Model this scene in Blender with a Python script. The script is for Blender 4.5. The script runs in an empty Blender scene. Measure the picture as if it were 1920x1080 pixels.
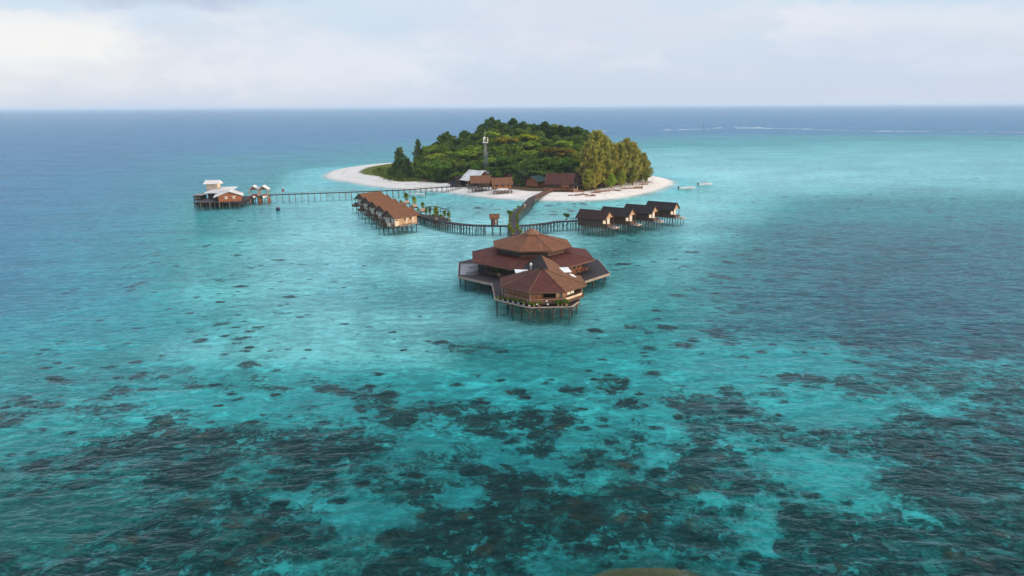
import bpy, math, random
import numpy as np
from mathutils import Vector, Matrix
random.seed(7); RNG = np.random.default_rng(11)
scene = bpy.context.scene
COL = scene.collection
R = math.radians

# ------------------------------------------------------------------ camera
F_PX, CAM_H = 1280.0, 40.0
PITCH = math.atan((540 - 198.5) / F_PX); ROLL = math.atan(10 / 1920)
cam = bpy.data.cameras.new('camera'); cam.lens = 24.0; cam.sensor_width = 36.0
cam.clip_start = 0.5; cam.clip_end = 90000.0
camo = bpy.data.objects.new('camera', cam); COL.objects.link(camo)
_fw = np.array([0, math.cos(PITCH), -math.sin(PITCH)])
_r0 = np.array([1.0, 0, 0]); _u0 = np.cross(_r0, _fw)
_r = _r0 * math.cos(ROLL) - _u0 * math.sin(ROLL); _u = _u0 * math.cos(ROLL) + _r0 * math.sin(ROLL)
camo.matrix_world = Matrix(((_r[0], _u[0], -_fw[0], 0), (_r[1], _u[1], -_fw[1], 0), (_r[2], _u[2], -_fw[2], CAM_H), (0, 0, 0, 1)))
scene.camera = camo
def ray(px, py): return _fw + _r * (px - 960) / F_PX + _u * (540 - py) / F_PX
def P(px, py, z=0.0):
    d = ray(px, py); t = (z - CAM_H) / d[2]; p = d * t; return Vector((p[0], p[1], z))
def D(px, py, Y):
    d = ray(px, py); p = d * (Y / d[1]); return Vector((p[0], p[1], p[2] + CAM_H))

# ------------------------------------------------------------------ light
SUN_AZ, SUN_EL = R(104), R(9)           # clockwise from +Y, above the horizon
sdir = Vector((math.sin(SUN_AZ) * math.cos(SUN_EL), math.cos(SUN_AZ) * math.cos(SUN_EL), math.sin(SUN_EL)))
sun = bpy.data.lights.new('sun', 'SUN'); sun.energy = 4.8; sun.angle = R(0.6); sun.color = (1.0, 0.74, 0.50)
suno = bpy.data.objects.new('sun', sun); COL.objects.link(suno)
suno.rotation_euler = sdir.to_track_quat('Z', 'Y').to_euler()
scene.cycles.volume_bounces = 2; scene.cycles.transparent_max_bounces = 12
scene.view_settings.view_transform = 'Standard'; scene.view_settings.look = 'None'
scene.view_settings.exposure = 0.0; scene.view_settings.gamma = 1.0

# ------------------------------------------------------------------ node helper
class NT:
    def __init__(s, tree): s.t = tree; s.n = tree.nodes; s.l = tree.links
    def new(s, typ, **kw):
        n = s.n.new(typ)
        for k, v in kw.items(): setattr(n, k, v)
        return n
    def put(s, sock, v):
        if isinstance(v, bpy.types.NodeSocket): s.l.new(v, sock)
        elif isinstance(v, (tuple, list)) and len(v) == 3 and sock.type == 'RGBA': sock.default_value = (*v, 1)
        else: sock.default_value = v
    def m(s, op, a, b=0.0, c=None, clamp=False):
        n = s.new('ShaderNodeMath', operation=op, use_clamp=clamp)
        s.put(n.inputs[0], a); s.put(n.inputs[1], b)
        if c is not None: s.put(n.inputs[2], c)
        return n.outputs[0]
    def mix(s, f, a, b, blend='MIX'):
        n = s.new('ShaderNodeMix', data_type='RGBA', blend_type=blend)
        s.put(n.inputs[0], f); s.put(n.inputs[6], a); s.put(n.inputs[7], b); return n.outputs[2]
    def ss(s, x, lo, hi):
        n = s.new('ShaderNodeMapRange', interpolation_type='SMOOTHSTEP')
        s.put(n.inputs[0], x); n.inputs[1].default_value = lo; n.inputs[2].default_value = hi; return n.outputs[0]
    def noise(s, vec, scale, detail=4, rough=0.55, dist=0.0):
        n = s.new('ShaderNodeTexNoise'); 
        if vec is not None: s.l.new(vec, n.inputs['Vector'])
        n.inputs['Scale'].default_value = scale; n.inputs['Detail'].default_value = detail
        n.inputs['Roughness'].default_value = rough; n.inputs['Distortion'].default_value = dist
        return n.outputs[0], n.outputs[1]
    def mapping(s, vec, scale=(1, 1, 1), rot=(0, 0, 0), loc=(0, 0, 0)):
        n = s.new('ShaderNodeMapping'); s.l.new(vec, n.inputs[0])
        n.inputs['Location'].default_value = loc; n.inputs['Rotation'].default_value = rot; n.inputs['Scale'].default_value = scale
        return n.outputs[0]

# ------------------------------------------------------------------ sky
SKY_S = 0.12
w = bpy.data.worlds.new('World'); scene.world = w; w.use_nodes = True
t = NT(w.node_tree); t.n.clear()
sky = t.new('ShaderNodeTexSky', sky_type='NISHITA'); sky.sun_disc = False
sky.sun_elevation = SUN_EL; sky.sun_rotation = SUN_AZ; sky.altitude = 0; sky.air_density = 1.0; sky.dust_density = 1.5; sky.ozone_density = 1.5
tc = t.new('ShaderNodeTexCoord'); sep = t.new('ShaderNodeSeparateXYZ'); t.l.new(tc.outputs['Generated'], sep.inputs[0])
az = t.m('ARCTAN2', sep.outputs[0], sep.outputs[1]); el = t.m('ARCSINE', sep.outputs[2])
cmb = t.new('ShaderNodeCombineXYZ'); t.l.new(az, cmb.inputs[0]); t.l.new(t.m('MULTIPLY', el, 2.2), cmb.inputs[1])
v = cmb.outputs[0]
nA, _ = t.noise(v, 6.0, 6, 0.55, 0.3); nB, _ = t.noise(v, 17.0, 6, 0.6, 0.2); nC, _ = t.noise(t.mapping(v, (0.6, 1.6, 1)), 3.0, 4, 0.5)
def K(c): return tuple(x / SKY_S for x in c)
def lin(r, g, b):
    return tuple(((x / 255) / 12.92 if x / 255 < 0.04045 else ((x / 255 + 0.055) / 1.055) ** 2.4) for x in (r, g, b))
# hazy air low down, clear paler blue above
low = t.mix(t.ss(el, 0.0, 0.16), K(lin(209, 222, 242)), K(lin(214, 233, 248)))
low = t.mix(t.ss(nC, 0.40, 0.66), low, K(lin(223, 229, 242)))
# unseen upper sky, raised toward the zenith to brighten sand and water
high = t.mix(t.ss(nC, 0.35, 0.7), K((2.5, 2.62, 2.85)), K((3.0, 3.02, 3.15)))
low = t.mix(t.ss(el, 0.62, 1.30), low, high)
hz = 0.93
base = t.mix(hz, sky.outputs[0], low)
def blob(a0, e0, sa, se):
    d = t.m('ADD', t.m('POWER', t.m('ABSOLUTE', t.m('DIVIDE', t.m('SUBTRACT', az, a0), sa)), 2.0), t.m('POWER', t.m('ABSOLUTE', t.m('DIVIDE', t.m('SUBTRACT', el, e0), se)), 2.0))
    return t.m('POWER', 2.718, t.m('MULTIPLY', d, -1.0))
nz = t.m('ADD', t.m('MULTIPLY', t.m('SUBTRACT', nA, 0.5), 0.9), t.m('MULTIPLY', t.m('SUBTRACT', nB, 0.5), 0.8))
def cloud(base, b, lo, hi, col, amt):
    return t.mix(t.m('MULTIPLY', t.ss(t.m('ADD', b, nz), lo, hi), amt), base, K(lin(*col)))
base = cloud(base, blob(0.05, 0.105, 0.30, 0.05), 0.30, 1.0, (220, 223, 238), 0.65)
base = cloud(base, blob(-0.25, 0.06, 0.28, 0.05), 0.3, 1.0, (231, 235, 244), 0.7)
base = cloud(base, blob(-0.60, 0.066, 0.24, 0.060), 0.22, 1.0, (240, 241, 243), 0.8)
base = cloud(base, blob(-0.585, 0.080, 0.17, 0.034), 0.42, 0.80, (248, 247, 245), 0.8)
base = cloud(base, blob(-0.50, 0.150, 0.26, 0.034), 0.30, 0.85, (193, 206, 228), 0.9)
base = cloud(base, blob(0.46, 0.088, 0.15, 0.046), 0.46, 0.66, (229, 233, 243), 0.75)
base = cloud(base, blob(0.47, 0.065, 0.20, 0.035), 0.35, 1.0, (206, 219, 238), 0.8)
base = cloud(base, blob(0.62, 0.10, 0.08, 0.035), 0.45, 0.75, (220, 228, 241), 0.6)
base = t.mix(t.m('MULTIPLY', t.m('MULTIPLY', t.ss(t.m('ADD', t.m('MULTIPLY', nA, 0.7), t.m('MULTIPLY', nB, 0.3)), 0.47, 0.62), 0.28), t.ss(el, 0.015, 0.06)), base, K(lin(236, 239, 246)))
base = t.mix(t.m('MULTIPLY', t.m('MULTIPLY', t.ss(nC, 0.55, 0.40), 0.35), t.ss(el, 0.06, 0.13)), base, K(lin(199, 220, 242)))
base = cloud(base, blob(-0.50, 0.152, 0.26, 0.030), 0.25, 0.80, (188, 203, 227), 0.9)
bg = t.new('ShaderNodeBackground'); bg.inputs[1].default_value = SKY_S; t.l.new(base, bg.inputs[0])
wo = t.new('ShaderNodeOutputWorld'); t.l.new(bg.outputs[0], wo.inputs[0])

# ------------------------------------------------------------------ materials
MATS = {}
def mat(name):
    m = bpy.data.materials.new(name); m.use_nodes = True; k = NT(m.node_tree); k.n.clear()
    out = k.new('ShaderNodeOutputMaterial'); MATS[name] = m; return m, k, out
def surf(name, col, col2=None, scale=1.5, rough=0.75, bump=0.0, stretch=(1, 1, 1), spec=0.3, detail=5, lo=0.35, hi=0.68, coord='Object', metal=0.0):
    """weathered two-tone surface"""
    m, k, out = mat(name)
    b = k.new('ShaderNodeBsdfPrincipled'); b.inputs['Roughness'].default_value = rough; b.inputs['Specular IOR Level'].default_value = spec; b.inputs['Metallic'].default_value = metal
    tcn = k.new('ShaderNodeTexCoord'); vec = k.mapping(tcn.outputs[coord], stretch)
    n, _ = k.noise(vec, scale, detail, 0.6)
    if col2 is None: col2 = tuple(c * 0.7 for c in col)
    n2, _ = k.noise(tcn.outputs[coord], scale * 0.23, 3)
    c = k.mix(k.ss(n, lo, hi), col, col2)
    c = k.mix(k.ss(n2, 0.35, 0.75), c, k.mix(0.35, c, (0.02, 0.018, 0.018)))
    if name in ('post', 'post_pale', 'wood_dark'):      # below the waterline the water's light absorption is painted as a turquoise blend
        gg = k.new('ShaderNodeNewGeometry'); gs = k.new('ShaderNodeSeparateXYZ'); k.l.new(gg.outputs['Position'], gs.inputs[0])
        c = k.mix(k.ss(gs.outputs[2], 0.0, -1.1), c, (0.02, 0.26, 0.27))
    k.l.new(c, b.inputs['Base Color'])
    if bump:
        bn = k.new('ShaderNodeBump'); bn.inputs['Strength'].default_value = bump; bn.inputs['Distance'].default_value = 0.05
        k.l.new(n, bn.inputs['Height']); k.l.new(bn.outputs[0], b.inputs['Normal'])
    k.l.new(b.outputs[0], out.inputs[0]); return m
def roofmat(name, col, col2):
    """shingles: courses stepping down the slope, each a little different"""
    m, k, out = mat(name)
    b = k.new('ShaderNodeBsdfPrincipled'); b.inputs['Roughness'].default_value = 0.85; b.inputs['Specular IOR Level'].default_value = 0.2
    tcn = k.new('ShaderNodeTexCoord'); o = tcn.outputs['Object']
    s = k.new('ShaderNodeSeparateXYZ'); k.l.new(o, s.inputs[0])
    course = k.m('FLOOR', k.m('MULTIPLY', s.outputs[2], 7.0))
    cv = k.new('ShaderNodeCombineXYZ'); k.l.new(k.m('FLOOR', k.m('MULTIPLY', s.outputs[0], 1.4)), cv.inputs[0]); k.l.new(course, cv.inputs[2]); k.l.new(k.m('FLOOR', k.m('MULTIPLY', s.outputs[1], 1.4)), cv.inputs[1])
    wn = k.new('ShaderNodeTexWhiteNoise'); k.l.new(cv.outputs[0], wn.inputs[0])
    n, _ = k.noise(k.mapping(o, (1, 1, 0.5)), 0.55, 5, 0.6)
    n2, _ = k.noise(k.mapping(o, (1, 1, 0.12), loc=(7, 3, 1)), 1.6, 5, 0.65)
    f = k.m('ADD', k.m('MULTIPLY', wn.outputs[0], 0.45), k.m('MULTIPLY', k.ss(n, 0.3, 0.7), 0.55))
    c = k.mix(f, tuple(x * 1.12 for x in col), tuple(x * 0.82 for x in col2))
    c = k.mix(k.m('MULTIPLY', k.ss(n2, 0.55, 0.75), 0.45), c, tuple(x * 0.45 for x in col2))       # dark run-off streaks
    c = k.mix(k.m('MULTIPLY', k.ss(n, 0.62, 0.74), 0.30), c, (0.20, 0.15, 0.12))      # sun-bleached patches
    k.l.new(c, b.inputs['Base Color'])
    bn = k.new('ShaderNodeBump'); bn.inputs['Strength'].default_value = 0.5; bn.inputs['Distance'].default_value = 0.06
    k.l.new(k.m('FRACT', k.m('MULTIPLY', s.outputs[2], -7.0)), bn.inputs['Height']); k.l.new(bn.outputs[0], b.inputs['Normal'])
    k.l.new(b.outputs[0], out.inputs[0]); return m
roofmat('roof_orange', (0.14, 0.061, 0.030), (0.105, 0.047, 0.024))
roofmat('roof_brown', (0.165, 0.066, 0.032), (0.125, 0.05, 0.028))
roofmat('roof_red', (0.090, 0.024, 0.018), (0.066, 0.019, 0.016))
roofmat('roof_plum', (0.078, 0.026, 0.020), (0.056, 0.020, 0.016))
roofmat('roof_dark', (0.020, 0.014, 0.016), (0.014, 0.010, 0.012))
roofmat('roof_darkred', (0.036, 0.017, 0.014), (0.026, 0.013, 0.012))
roofmat('roof_tan', (0.155, 0.070, 0.036), (0.115, 0.054, 0.029))
roofmat('roof_green', (0.028, 0.06, 0.058), (0.02, 0.042, 0.042))
surf('roof_white', (0.62, 0.60, 0.58), (0.50, 0.48, 0.47), 0.8, 0.5, stretch=(6, 1, 1))
surf('thatch', (0.22, 0.11, 0.065), (0.14, 0.07, 0.042), 3.0, 0.95, 0.8, (1, 1, 4))
surf('trim', (0.145, 0.07, 0.042), (0.11, 0.055, 0.034), 2.0)
surf('trim_pale', (0.34, 0.26, 0.21), (0.25, 0.19, 0.155), 2.0)
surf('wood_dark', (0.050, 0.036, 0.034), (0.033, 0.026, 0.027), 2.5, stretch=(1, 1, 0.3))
surf('wood_mid', (0.11, 0.060, 0.040), (0.075, 0.042, 0.029), 2.5, stretch=(1, 1, 0.3))
surf('wood_warm', (0.34, 0.13, 0.06), (0.25, 0.095, 0.045), 2.0, stretch=(1, 1, 0.3))
surf('wood_tan', (0.46, 0.30, 0.18), (0.36, 0.22, 0.13), 2.0, stretch=(1, 1, 0.3))
surf('wood_cream', (0.62, 0.50, 0.38), (0.52, 0.42, 0.32), 2.0)
surf('wood_orange', (0.34, 0.125, 0.056), (0.27, 0.095, 0.043), 2.0, stretch=(0.2, 0.2, 3))
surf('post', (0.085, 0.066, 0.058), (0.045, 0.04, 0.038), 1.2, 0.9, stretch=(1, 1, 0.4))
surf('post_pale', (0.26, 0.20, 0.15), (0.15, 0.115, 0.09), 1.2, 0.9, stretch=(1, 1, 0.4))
surf('deck', (0.032, 0.023, 0.027), (0.019, 0.015, 0.018), 2.0, 0.8, 0.2, (0.3, 3, 1))
surf('deck_worn', (0.045, 0.037, 0.042), (0.20, 0.19, 0.22), 0.22, 0.5, 0.1, (1, 1.6, 1), lo=0.40, hi=0.56)
surf('white', (0.78, 0.77, 0.75), (0.70, 0.69, 0.68), 2.0, 0.4)
surf('curtain', (0.72, 0.68, 0.60), (0.6, 0.57, 0.5), 4.0, 0.9, stretch=(4, 4, .2))
surf('glass', (0.035, 0.045, 0.05), (0.02, 0.025, 0.03), 1.0, 0.08, spec=0.6)
surf('dark_inside', (0.022, 0.016, 0.014), (0.03, 0.02, 0.016), 1.0, 0.9)
surf('pink_box', (0.62, 0.42, 0.36), (0.5, 0.35, 0.3), 2.0)
surf('metal_grey', (0.30, 0.33, 0.34), (0.22, 0.24, 0.26), 2.0, 0.45)
surf('metal_white', (0.70, 0.70, 0.68), (0.6, 0.6, 0.58), 2.0, 0.4)
surf('black', (0.012, 0.012, 0.014), (0.02, 0.02, 0.022), 2.0, 0.4)
surf('red_cloth', (0.30, 0.022, 0.03), (0.2, 0.015, 0.02), 3.0, 0.9)
surf('flag_red', (0.36, 0.12, 0.10), (0.30, 0.09, 0.08), 3.0, 0.9)
surf('blue_paint', (0.05, 0.13, 0.36), (0.04, 0.10, 0.28), 2.0, 0.5)
surf('float_blue', (0.015, 0.04, 0.10), (0.012, 0.03, 0.07), 2.0, 0.5)
surf('hull', (0.74, 0.75, 0.76), (0.68, 0.69, 0.70), 2.0, 0.3, spec=0.5)
surf('skin', (0.30, 0.17, 0.11), (0.28, 0.16, 0.1), 2.0)
surf('hair', (0.012, 0.01, 0.01), (0.015, 0.012, 0.012), 2.0)
surf('driftwood', (0.26, 0.125, 0.07), (0.17, 0.08, 0.05), 1.5, 0.9, stretch=(0.3, 1, 1))
surf('bark', (0.17, 0.13, 0.10), (0.10, 0.08, 0.06), 1.5, 0.9, stretch=(1, 1, 0.3))

def leafmat(name, a, b, transl=0.25):
    m, k, out = mat(name)
    g = k.new('ShaderNodeNewGeometry'); oi = k.new('ShaderNodeObjectInfo')
    c = k.mix(g.outputs['Random Per Island'], a, b)
    c = k.mix(1.0, c, oi.outputs['Color'], 'MULTIPLY')
    d = k.new('ShaderNodeBsdfDiffuse'); k.l.new(c, d.inputs[0])
    tr = k.new('ShaderNodeBsdfTranslucent'); k.l.new(c, tr.inputs[0])
    mx = k.new('ShaderNodeMixShader'); mx.inputs[0].default_value = transl
    k.l.new(d.outputs[0], mx.inputs[1]); k.l.new(tr.outputs[0], mx.inputs[2]); k.l.new(mx.outputs[0], out.inputs[0]); return m
leafmat('leaf', (0.030, 0.070, 0.012), (0.165, 0.225, 0.036))
leafmat('needle', (0.15, 0.16, 0.028), (0.46, 0.42, 0.095))
leafmat('palm_leaf', (0.05, 0.085, 0.03), (0.09, 0.12, 0.05))
leafmat('grass', (0.10, 0.14, 0.022), (0.21, 0.235, 0.045))

# ------------------------------------------------------------------ mesh helpers
class MB:
    def __init__(s): s.v = []; s.f = []
    def face(s, pts):
        i = len(s.v); s.v += [tuple(p) for p in pts]; s.f.append(tuple(range(i, i + len(pts)))); return s
    def box(s, x0, x1, y0, y1, z0, z1, M=None):
        p = [Vector(q) for q in ((x0,y0,z0),(x1,y0,z0),(x1,y1,z0),(x0,y1,z0),(x0,y0,z1),(x1,y0,z1),(x1,y1,z1),(x0,y1,z1))]
        if M is not None: p = [M @ q for q in p]
        i = len(s.v); s.v += [tuple(q) for q in p]
        s.f += [tuple(i + j for j in q) for q in ((3,2,1,0),(4,5,6,7),(0,1,5,4),(1,2,6,5),(2,3,7,6),(3,0,4,7))]; return s
    def bar(s, p, q, r=0.1, r2=None, n=6):
        p = Vector(p); q = Vector(q); r2 = r if r2 is None else r2
        d = (q - p).normalized(); a = d.orthogonal().normalized(); b = d.cross(a)
        i = len(s.v)
        for c, rr in ((p, r), (q, r2)):
            for j in range(n):
                t_ = 2 * math.pi * (j + 0.5) / n; s.v.append(tuple(c + a * math.cos(t_) * rr + b * math.sin(t_) * rr))
        for j in range(n): s.f.append((i + j, i + (j + 1) % n, i + n + (j + 1) % n, i + n + j))
        s.f.append(tuple(i + j for j in reversed(range(n)))); s.f.append(tuple(i + n + j for j in range(n))); return s
    def prism(s, poly, z0, z1):
        n = len(poly); i = len(s.v)
        for z in (z0, z1): s.v += [(p[0], p[1], z) for p in poly]
        s.f.append(tuple(i + j for j in reversed(range(n)))); s.f.append(tuple(i + n + j for j in range(n)))
        for j in range(n): s.f.append((i + j, i + (j + 1) % n, i + n + (j + 1) % n, i + n + j))
        return s
    def loft(s, rings, cap0=True, cap1=True):
        i = len(s.v); n = len(rings[0])
        for r_ in rings: s.v += [tuple(p) for p in r_]
        for a in range(len(rings) - 1):
            for j in range(n): s.f.append((i + a*n + j, i + a*n + (j+1) % n, i + (a+1)*n + (j+1) % n, i + (a+1)*n + j))
        if cap0: s.f.append(tuple(i + j for j in reversed(range(n))))
        if cap1: s.f.append(tuple(i + (len(rings)-1)*n + j for j in range(n)))
        return s
    def slab(s, pts, th):
        """a flat panel of thickness th under the given top polygon (3-D points, counter-clockwise from above)"""
        pts = [Vector(p) for p in pts]; nrm = (pts[1] - pts[0]).cross(pts[2] - pts[0]).normalized()
        n = len(pts); i = len(s.v)
        s.v += [tuple(p - nrm * th) for p in pts] + [tuple(p) for p in pts]
        s.f.append(tuple(i + j for j in reversed(range(n)))); s.f.append(tuple(i + n + j for j in range(n)))
        for j in range(n): s.f.append((i + j, i + (j + 1) % n, i + n + (j + 1) % n, i + n + j))
        return s
    def mesh(s, name, m):
        me = bpy.data.meshes.new(name); me.from_pydata(s.v, [], s.f); me.materials.append(MATS[m]); me.update(); return me
    def build(s, name, m, parent=None, loc=(0, 0, 0), rz=0.0, label=None):
        return put(name, s.mesh(name, m), parent, loc, rz, label)
def put(name, me, parent=None, loc=(0, 0, 0), rz=0.0, label=None, scale=None):
    o = bpy.data.objects.new(name, me); COL.objects.link(o); o.parent = parent; o.location = loc; o.rotation_euler = (0, 0, rz)
    if scale is not None: o.scale = scale
    if label: o['label'] = label
    return o
def tag(o, label=None, cat=None, group=None, kind=None):
    if label: o['label'] = label
    if cat: o['category'] = cat
    if group: o['group'] = group
    if kind: o['kind'] = kind
    return o
def thing(name, label, cat, loc=(0, 0, 0), rz=0.0, group=None):
    o = bpy.data.objects.new(name, None); COL.objects.link(o); o.location = loc; o.rotation_euler = (0, 0, rz); o.empty_display_size = 0.5
    return tag(o, label, cat, group)
def copy_tree(o, parent=None):
    c = o.copy(); COL.objects.link(c); c.parent = parent
    for ch in list(o.children): copy_tree(ch, c)
    return c
MESH_CACHE = {}
def post(parent, x, y, z0, z1, r=0.14, m='post', name='post'):
    """one round timber pile"""
    key = (round(z1 - z0, 1), r, m)
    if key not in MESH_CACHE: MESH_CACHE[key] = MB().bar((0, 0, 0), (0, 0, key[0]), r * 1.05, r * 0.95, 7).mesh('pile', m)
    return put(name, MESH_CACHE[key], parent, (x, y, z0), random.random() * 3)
def octo(a, rot=0.0, cx=0.0, cy=0.0):
    rr = a / math.cos(math.pi / 8)
    return [(cx + rr * math.cos(R(22.5 + 45 * j) + rot), cy + rr * math.sin(R(22.5 + 45 * j) + rot)) for j in range(8)]

# ------------------------------------------------------------------ seabed, beach and sea
def axis(lo, hi, step, far, grow=1.06):
    a = list(np.arange(lo, hi + 1e-6, step)); s_ = step
    b = []; x = a[-1]
    while x < far: s_ *= grow; x += s_; b.append(x)
    c = []; x = a[0]; s_ = step
    while x > -far: s_ *= grow; x -= s_; c.append(x)
    return np.array(c[::-1] + a + b)
SHORE = np.array([(-109,405),(-100,389),(-87.5,377),(-71,354),(-50,341),(-33.5,333),(-18,316),(-2,302.7),(15,297),(32.6,296),(47,303),(59.6,317),(74,338),(85.6,363),(87.5,380),(85,394),(79,410),(70,440),(50,480),(10,510),(-40,524),(-80,514),(-99.5,498),(-113,468),(-115,440),(-113,420)], float)
def _smooth(poly, n=2):
    for _ in range(n):
        q = np.roll(poly, -1, 0); poly = np.stack([poly * .75 + q * .25, poly * .25 + q * .75], 1).reshape(-1, 2)
    return poly
SHORE = _smooth(SHORE)
def shore_dist(X, Y):
    """signed distance to the waterline, positive on land"""
    dmin = np.full(X.shape, 1e9); ins = np.zeros(X.shape, bool)
    n = len(SHORE)
    for i in range(n):
        a = SHORE[i]; b = SHORE[(i + 1) % n]; ab = b - a
        tt = np.clip(((X - a[0]) * ab[0] + (Y - a[1]) * ab[1]) / (ab @ ab), 0, 1)
        d = np.hypot(X - a[0] - tt * ab[0], Y - a[1] - tt * ab[1]); dmin = np.minimum(dmin, d)
        c = ((a[1] > Y) != (b[1] > Y)); xs = a[0] + (Y - a[1]) / (b[1] - a[1] + 1e-12) * ab[0]
        ins ^= c & (X < xs)
    return np.where(ins, dmin, -dmin)
def ground_z(sd):
    land = 0.05 + 1.7 * (1 - np.exp(-np.maximum(sd, 0) / 11.0)); sea = -2.0 * (1 - np.exp(np.minimum(sd, 0) / 16.0))
    return np.where(sd > 0, land, sea)
# what lies on the bottom, surveyed place by place: (pixel x, y of the spot, coral cover, deepness, algae)
BED = [
 (1050, [(-100,.7,0,.7),(0,.7,0,.7),(200,.78,0,.2),(400,.82,0,.1),(640,.55,0,.7),(800,.9,0,0),(960,.7,0,.2),(1030,.2,0,0),(1150,.85,0,.5),(1300,.9,0,.2),(1500,.9,0,0),(1900,.95,0,.1),(2050,.95,0,.1)]),
 (950, [(-100,.2,0,.9),(0,.25,0,.9),(150,.25,0,.95),(300,.76,0,.2),(500,.76,0,.2),(680,.45,0,.1),(840,.9,0,0),(1000,.75,0,.3),(1200,.85,0,.1),(1420,.6,0,.2),(1600,.85,0,.1),(1900,.92,0,.2)]),
 (870, [(60,.7,0,.4),(190,.45,0,.5),(320,.68,0,.2),(450,.5,0,.4),(560,.85,0,.1),(700,.75,0,.2),(840,.55,0,0),(960,.8,0,.2),(1100,.8,0,.2),(1300,.92,0,0),(1500,.6,0,0),(1560,.35,0,0),(1700,.9,0,.3),(1900,.92,0,.2)]),
 (800, [(0,.35,0,0),(150,.62,0,0),(300,.72,0,0),(480,.76,0,0),(650,.74,0,.2),(760,.55,0,0),(900,.6,0,.1),(1000,.72,0,0),(1150,.5,0,.1),(1300,.9,0,.1),(1450,.75,0,.3),(1600,.82,0,.4),(1900,.88,0,.2)]),
 (740, [(0,.5,0,0),(150,.48,0,0),(300,.52,0,0),(450,.42,0,0),(600,.42,0,0),(740,.62,0,0),(850,.45,0,0),(960,.58,0,0),(1080,.55,0,0),(1180,.35,0,0),(1300,.78,0,.6),(1450,.55,0,.2),(1570,.2,0,0),(1700,.82,0,.2),(1900,.8,0,.2)]),
 (690, [(-100,.4,.1,0),(0,.38,0,0),(100,.46,0,0),(250,.44,0,0),(350,.4,0,0),(490,.42,0,0),(650,.46,0,0),(720,.42,0,0),(850,.25,0,0),(1000,.22,0,.2),(1150,.45,0,0),(1250,.35,0,0),(1400,.4,0,0),(1600,.78,0,.4),(1800,.85,0,.5)]),
 (640, [(-100,.25,.2,0),(0,.3,.1,0),(200,.32,0,0),(400,.28,-.2,0),(600,.28,-.3,0),(800,.3,-.3,.2),(880,.35,0,.7),(1000,.2,0,.4),(1150,.3,0,.1),(1300,.42,0,0),(1450,.4,0,0),(1560,.42,0,0),(1680,.7,.1,.8),(1900,.7,.1,.8)]),
 (590, [(-100,.1,.45,0),(0,.2,.3,0),(300,.3,.05,0),(600,.25,-.35,0),(800,.2,-.45,.1),(1000,.1,-.35,0),(1200,.35,0,.2),(1400,.6,.1,1.0),(1600,.72,.15,1.3),(1900,.7,.15,1.3)]),
 (540, [(-100,.1,.6,0),(0,.2,.5,0),(250,.35,.2,0),(250,.35,.1,0),(500,.28,-.35,0),(800,.1,-.35,0),(1000,.0,-.35,0),(1200,.2,-.1,.2),(1400,.6,.1,1.0),(1600,.68,.15,1.3),(1900,.65,.2,1.3)]),
 (480, [(-100,.1,.75,0),(0,.2,.65,0),(250,.35,.2,0),(400,.3,-.2,0),(500,.3,-.4,0),(700,.15,-.55,0),(850,0,-.7,0),(1050,.1,-.5,0),(1150,.4,-.1,.7),(1250,.25,-.3,.1),(1400,.55,.1,.95),(1600,.62,.15,1.25),(1900,.6,.2,1.2)]),
 (430, [(-100,.1,.85,0),(0,.2,.72,0),(250,.3,.32,0),(450,.2,-.25,0),(600,.1,-.6,0),(850,0,-.9,0),(1050,.1,-.7,0),(1180,.3,-.1,.8),(1300,.2,-.4,.1),(1450,.5,.1,.9),(1600,.55,.12,1.1),(1900,.5,.15,1.1)]),
 (385, [(-100,.1,.95,0),(0,.1,.8,0),(250,.3,.5,0),(350,.2,.05,0),(560,.2,-.45,0),(700,.1,-.6,0),(830,.4,-.6,.1),(1000,.2,-.7,0),(1050,.55,-.3,.3),(1150,.2,-.6,.1),(1300,0,-.8,0),(1400,.2,-.3,0),(1500,.35,.1,.5),(1700,.4,.1,.65),(1900,.4,.1,.6)]),
 (330, [(-100,.0,1,0),(0,.1,.9,0),(200,.2,.72,0),(350,.2,.45,0),(500,.3,.15,0),(600,.1,-.5,0),(1300,0,-.9,0),(1450,0,-.8,0),(1600,.1,-.6,0),(1900,.2,-.5,0)]),
 (290, [(0,0,1,0),(200,0,.95,0),(300,.1,.72,0),(450,.4,.42,0),(600,.4,.38,0),(720,.3,.2,0),(1300,.1,-.5,0),(1500,.2,-.35,0),(1700,.1,-.5,0),(1900,.1,-.4,0)]),
 (265, [(0,0,1,0),(300,0,1,0),(560,.2,.85,0),(760,.3,.5,0),(1240,.3,.1,0),(1400,.3,0,0),(1600,.2,-.1,0),(1900,.2,-.1,0)]),
 (251, [(0,0,1,0),(500,0,1,0),(800,0,.95,0),(1150,.1,.75,0),(1260,.1,.45,0),(1400,.1,.32,0),(1600,.1,.28,0),(1900,.1,.3,0)]),
 (242, [(0,0,1,0),(960,0,1,0),(1280,0,1,0),(1400,0,.95,0),(1650,0,.95,0),(1900,0,1,0)]),
 (228, [(0,0,1,0),(960,0,1,0),(1900,0,1,0)]),
]
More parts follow.
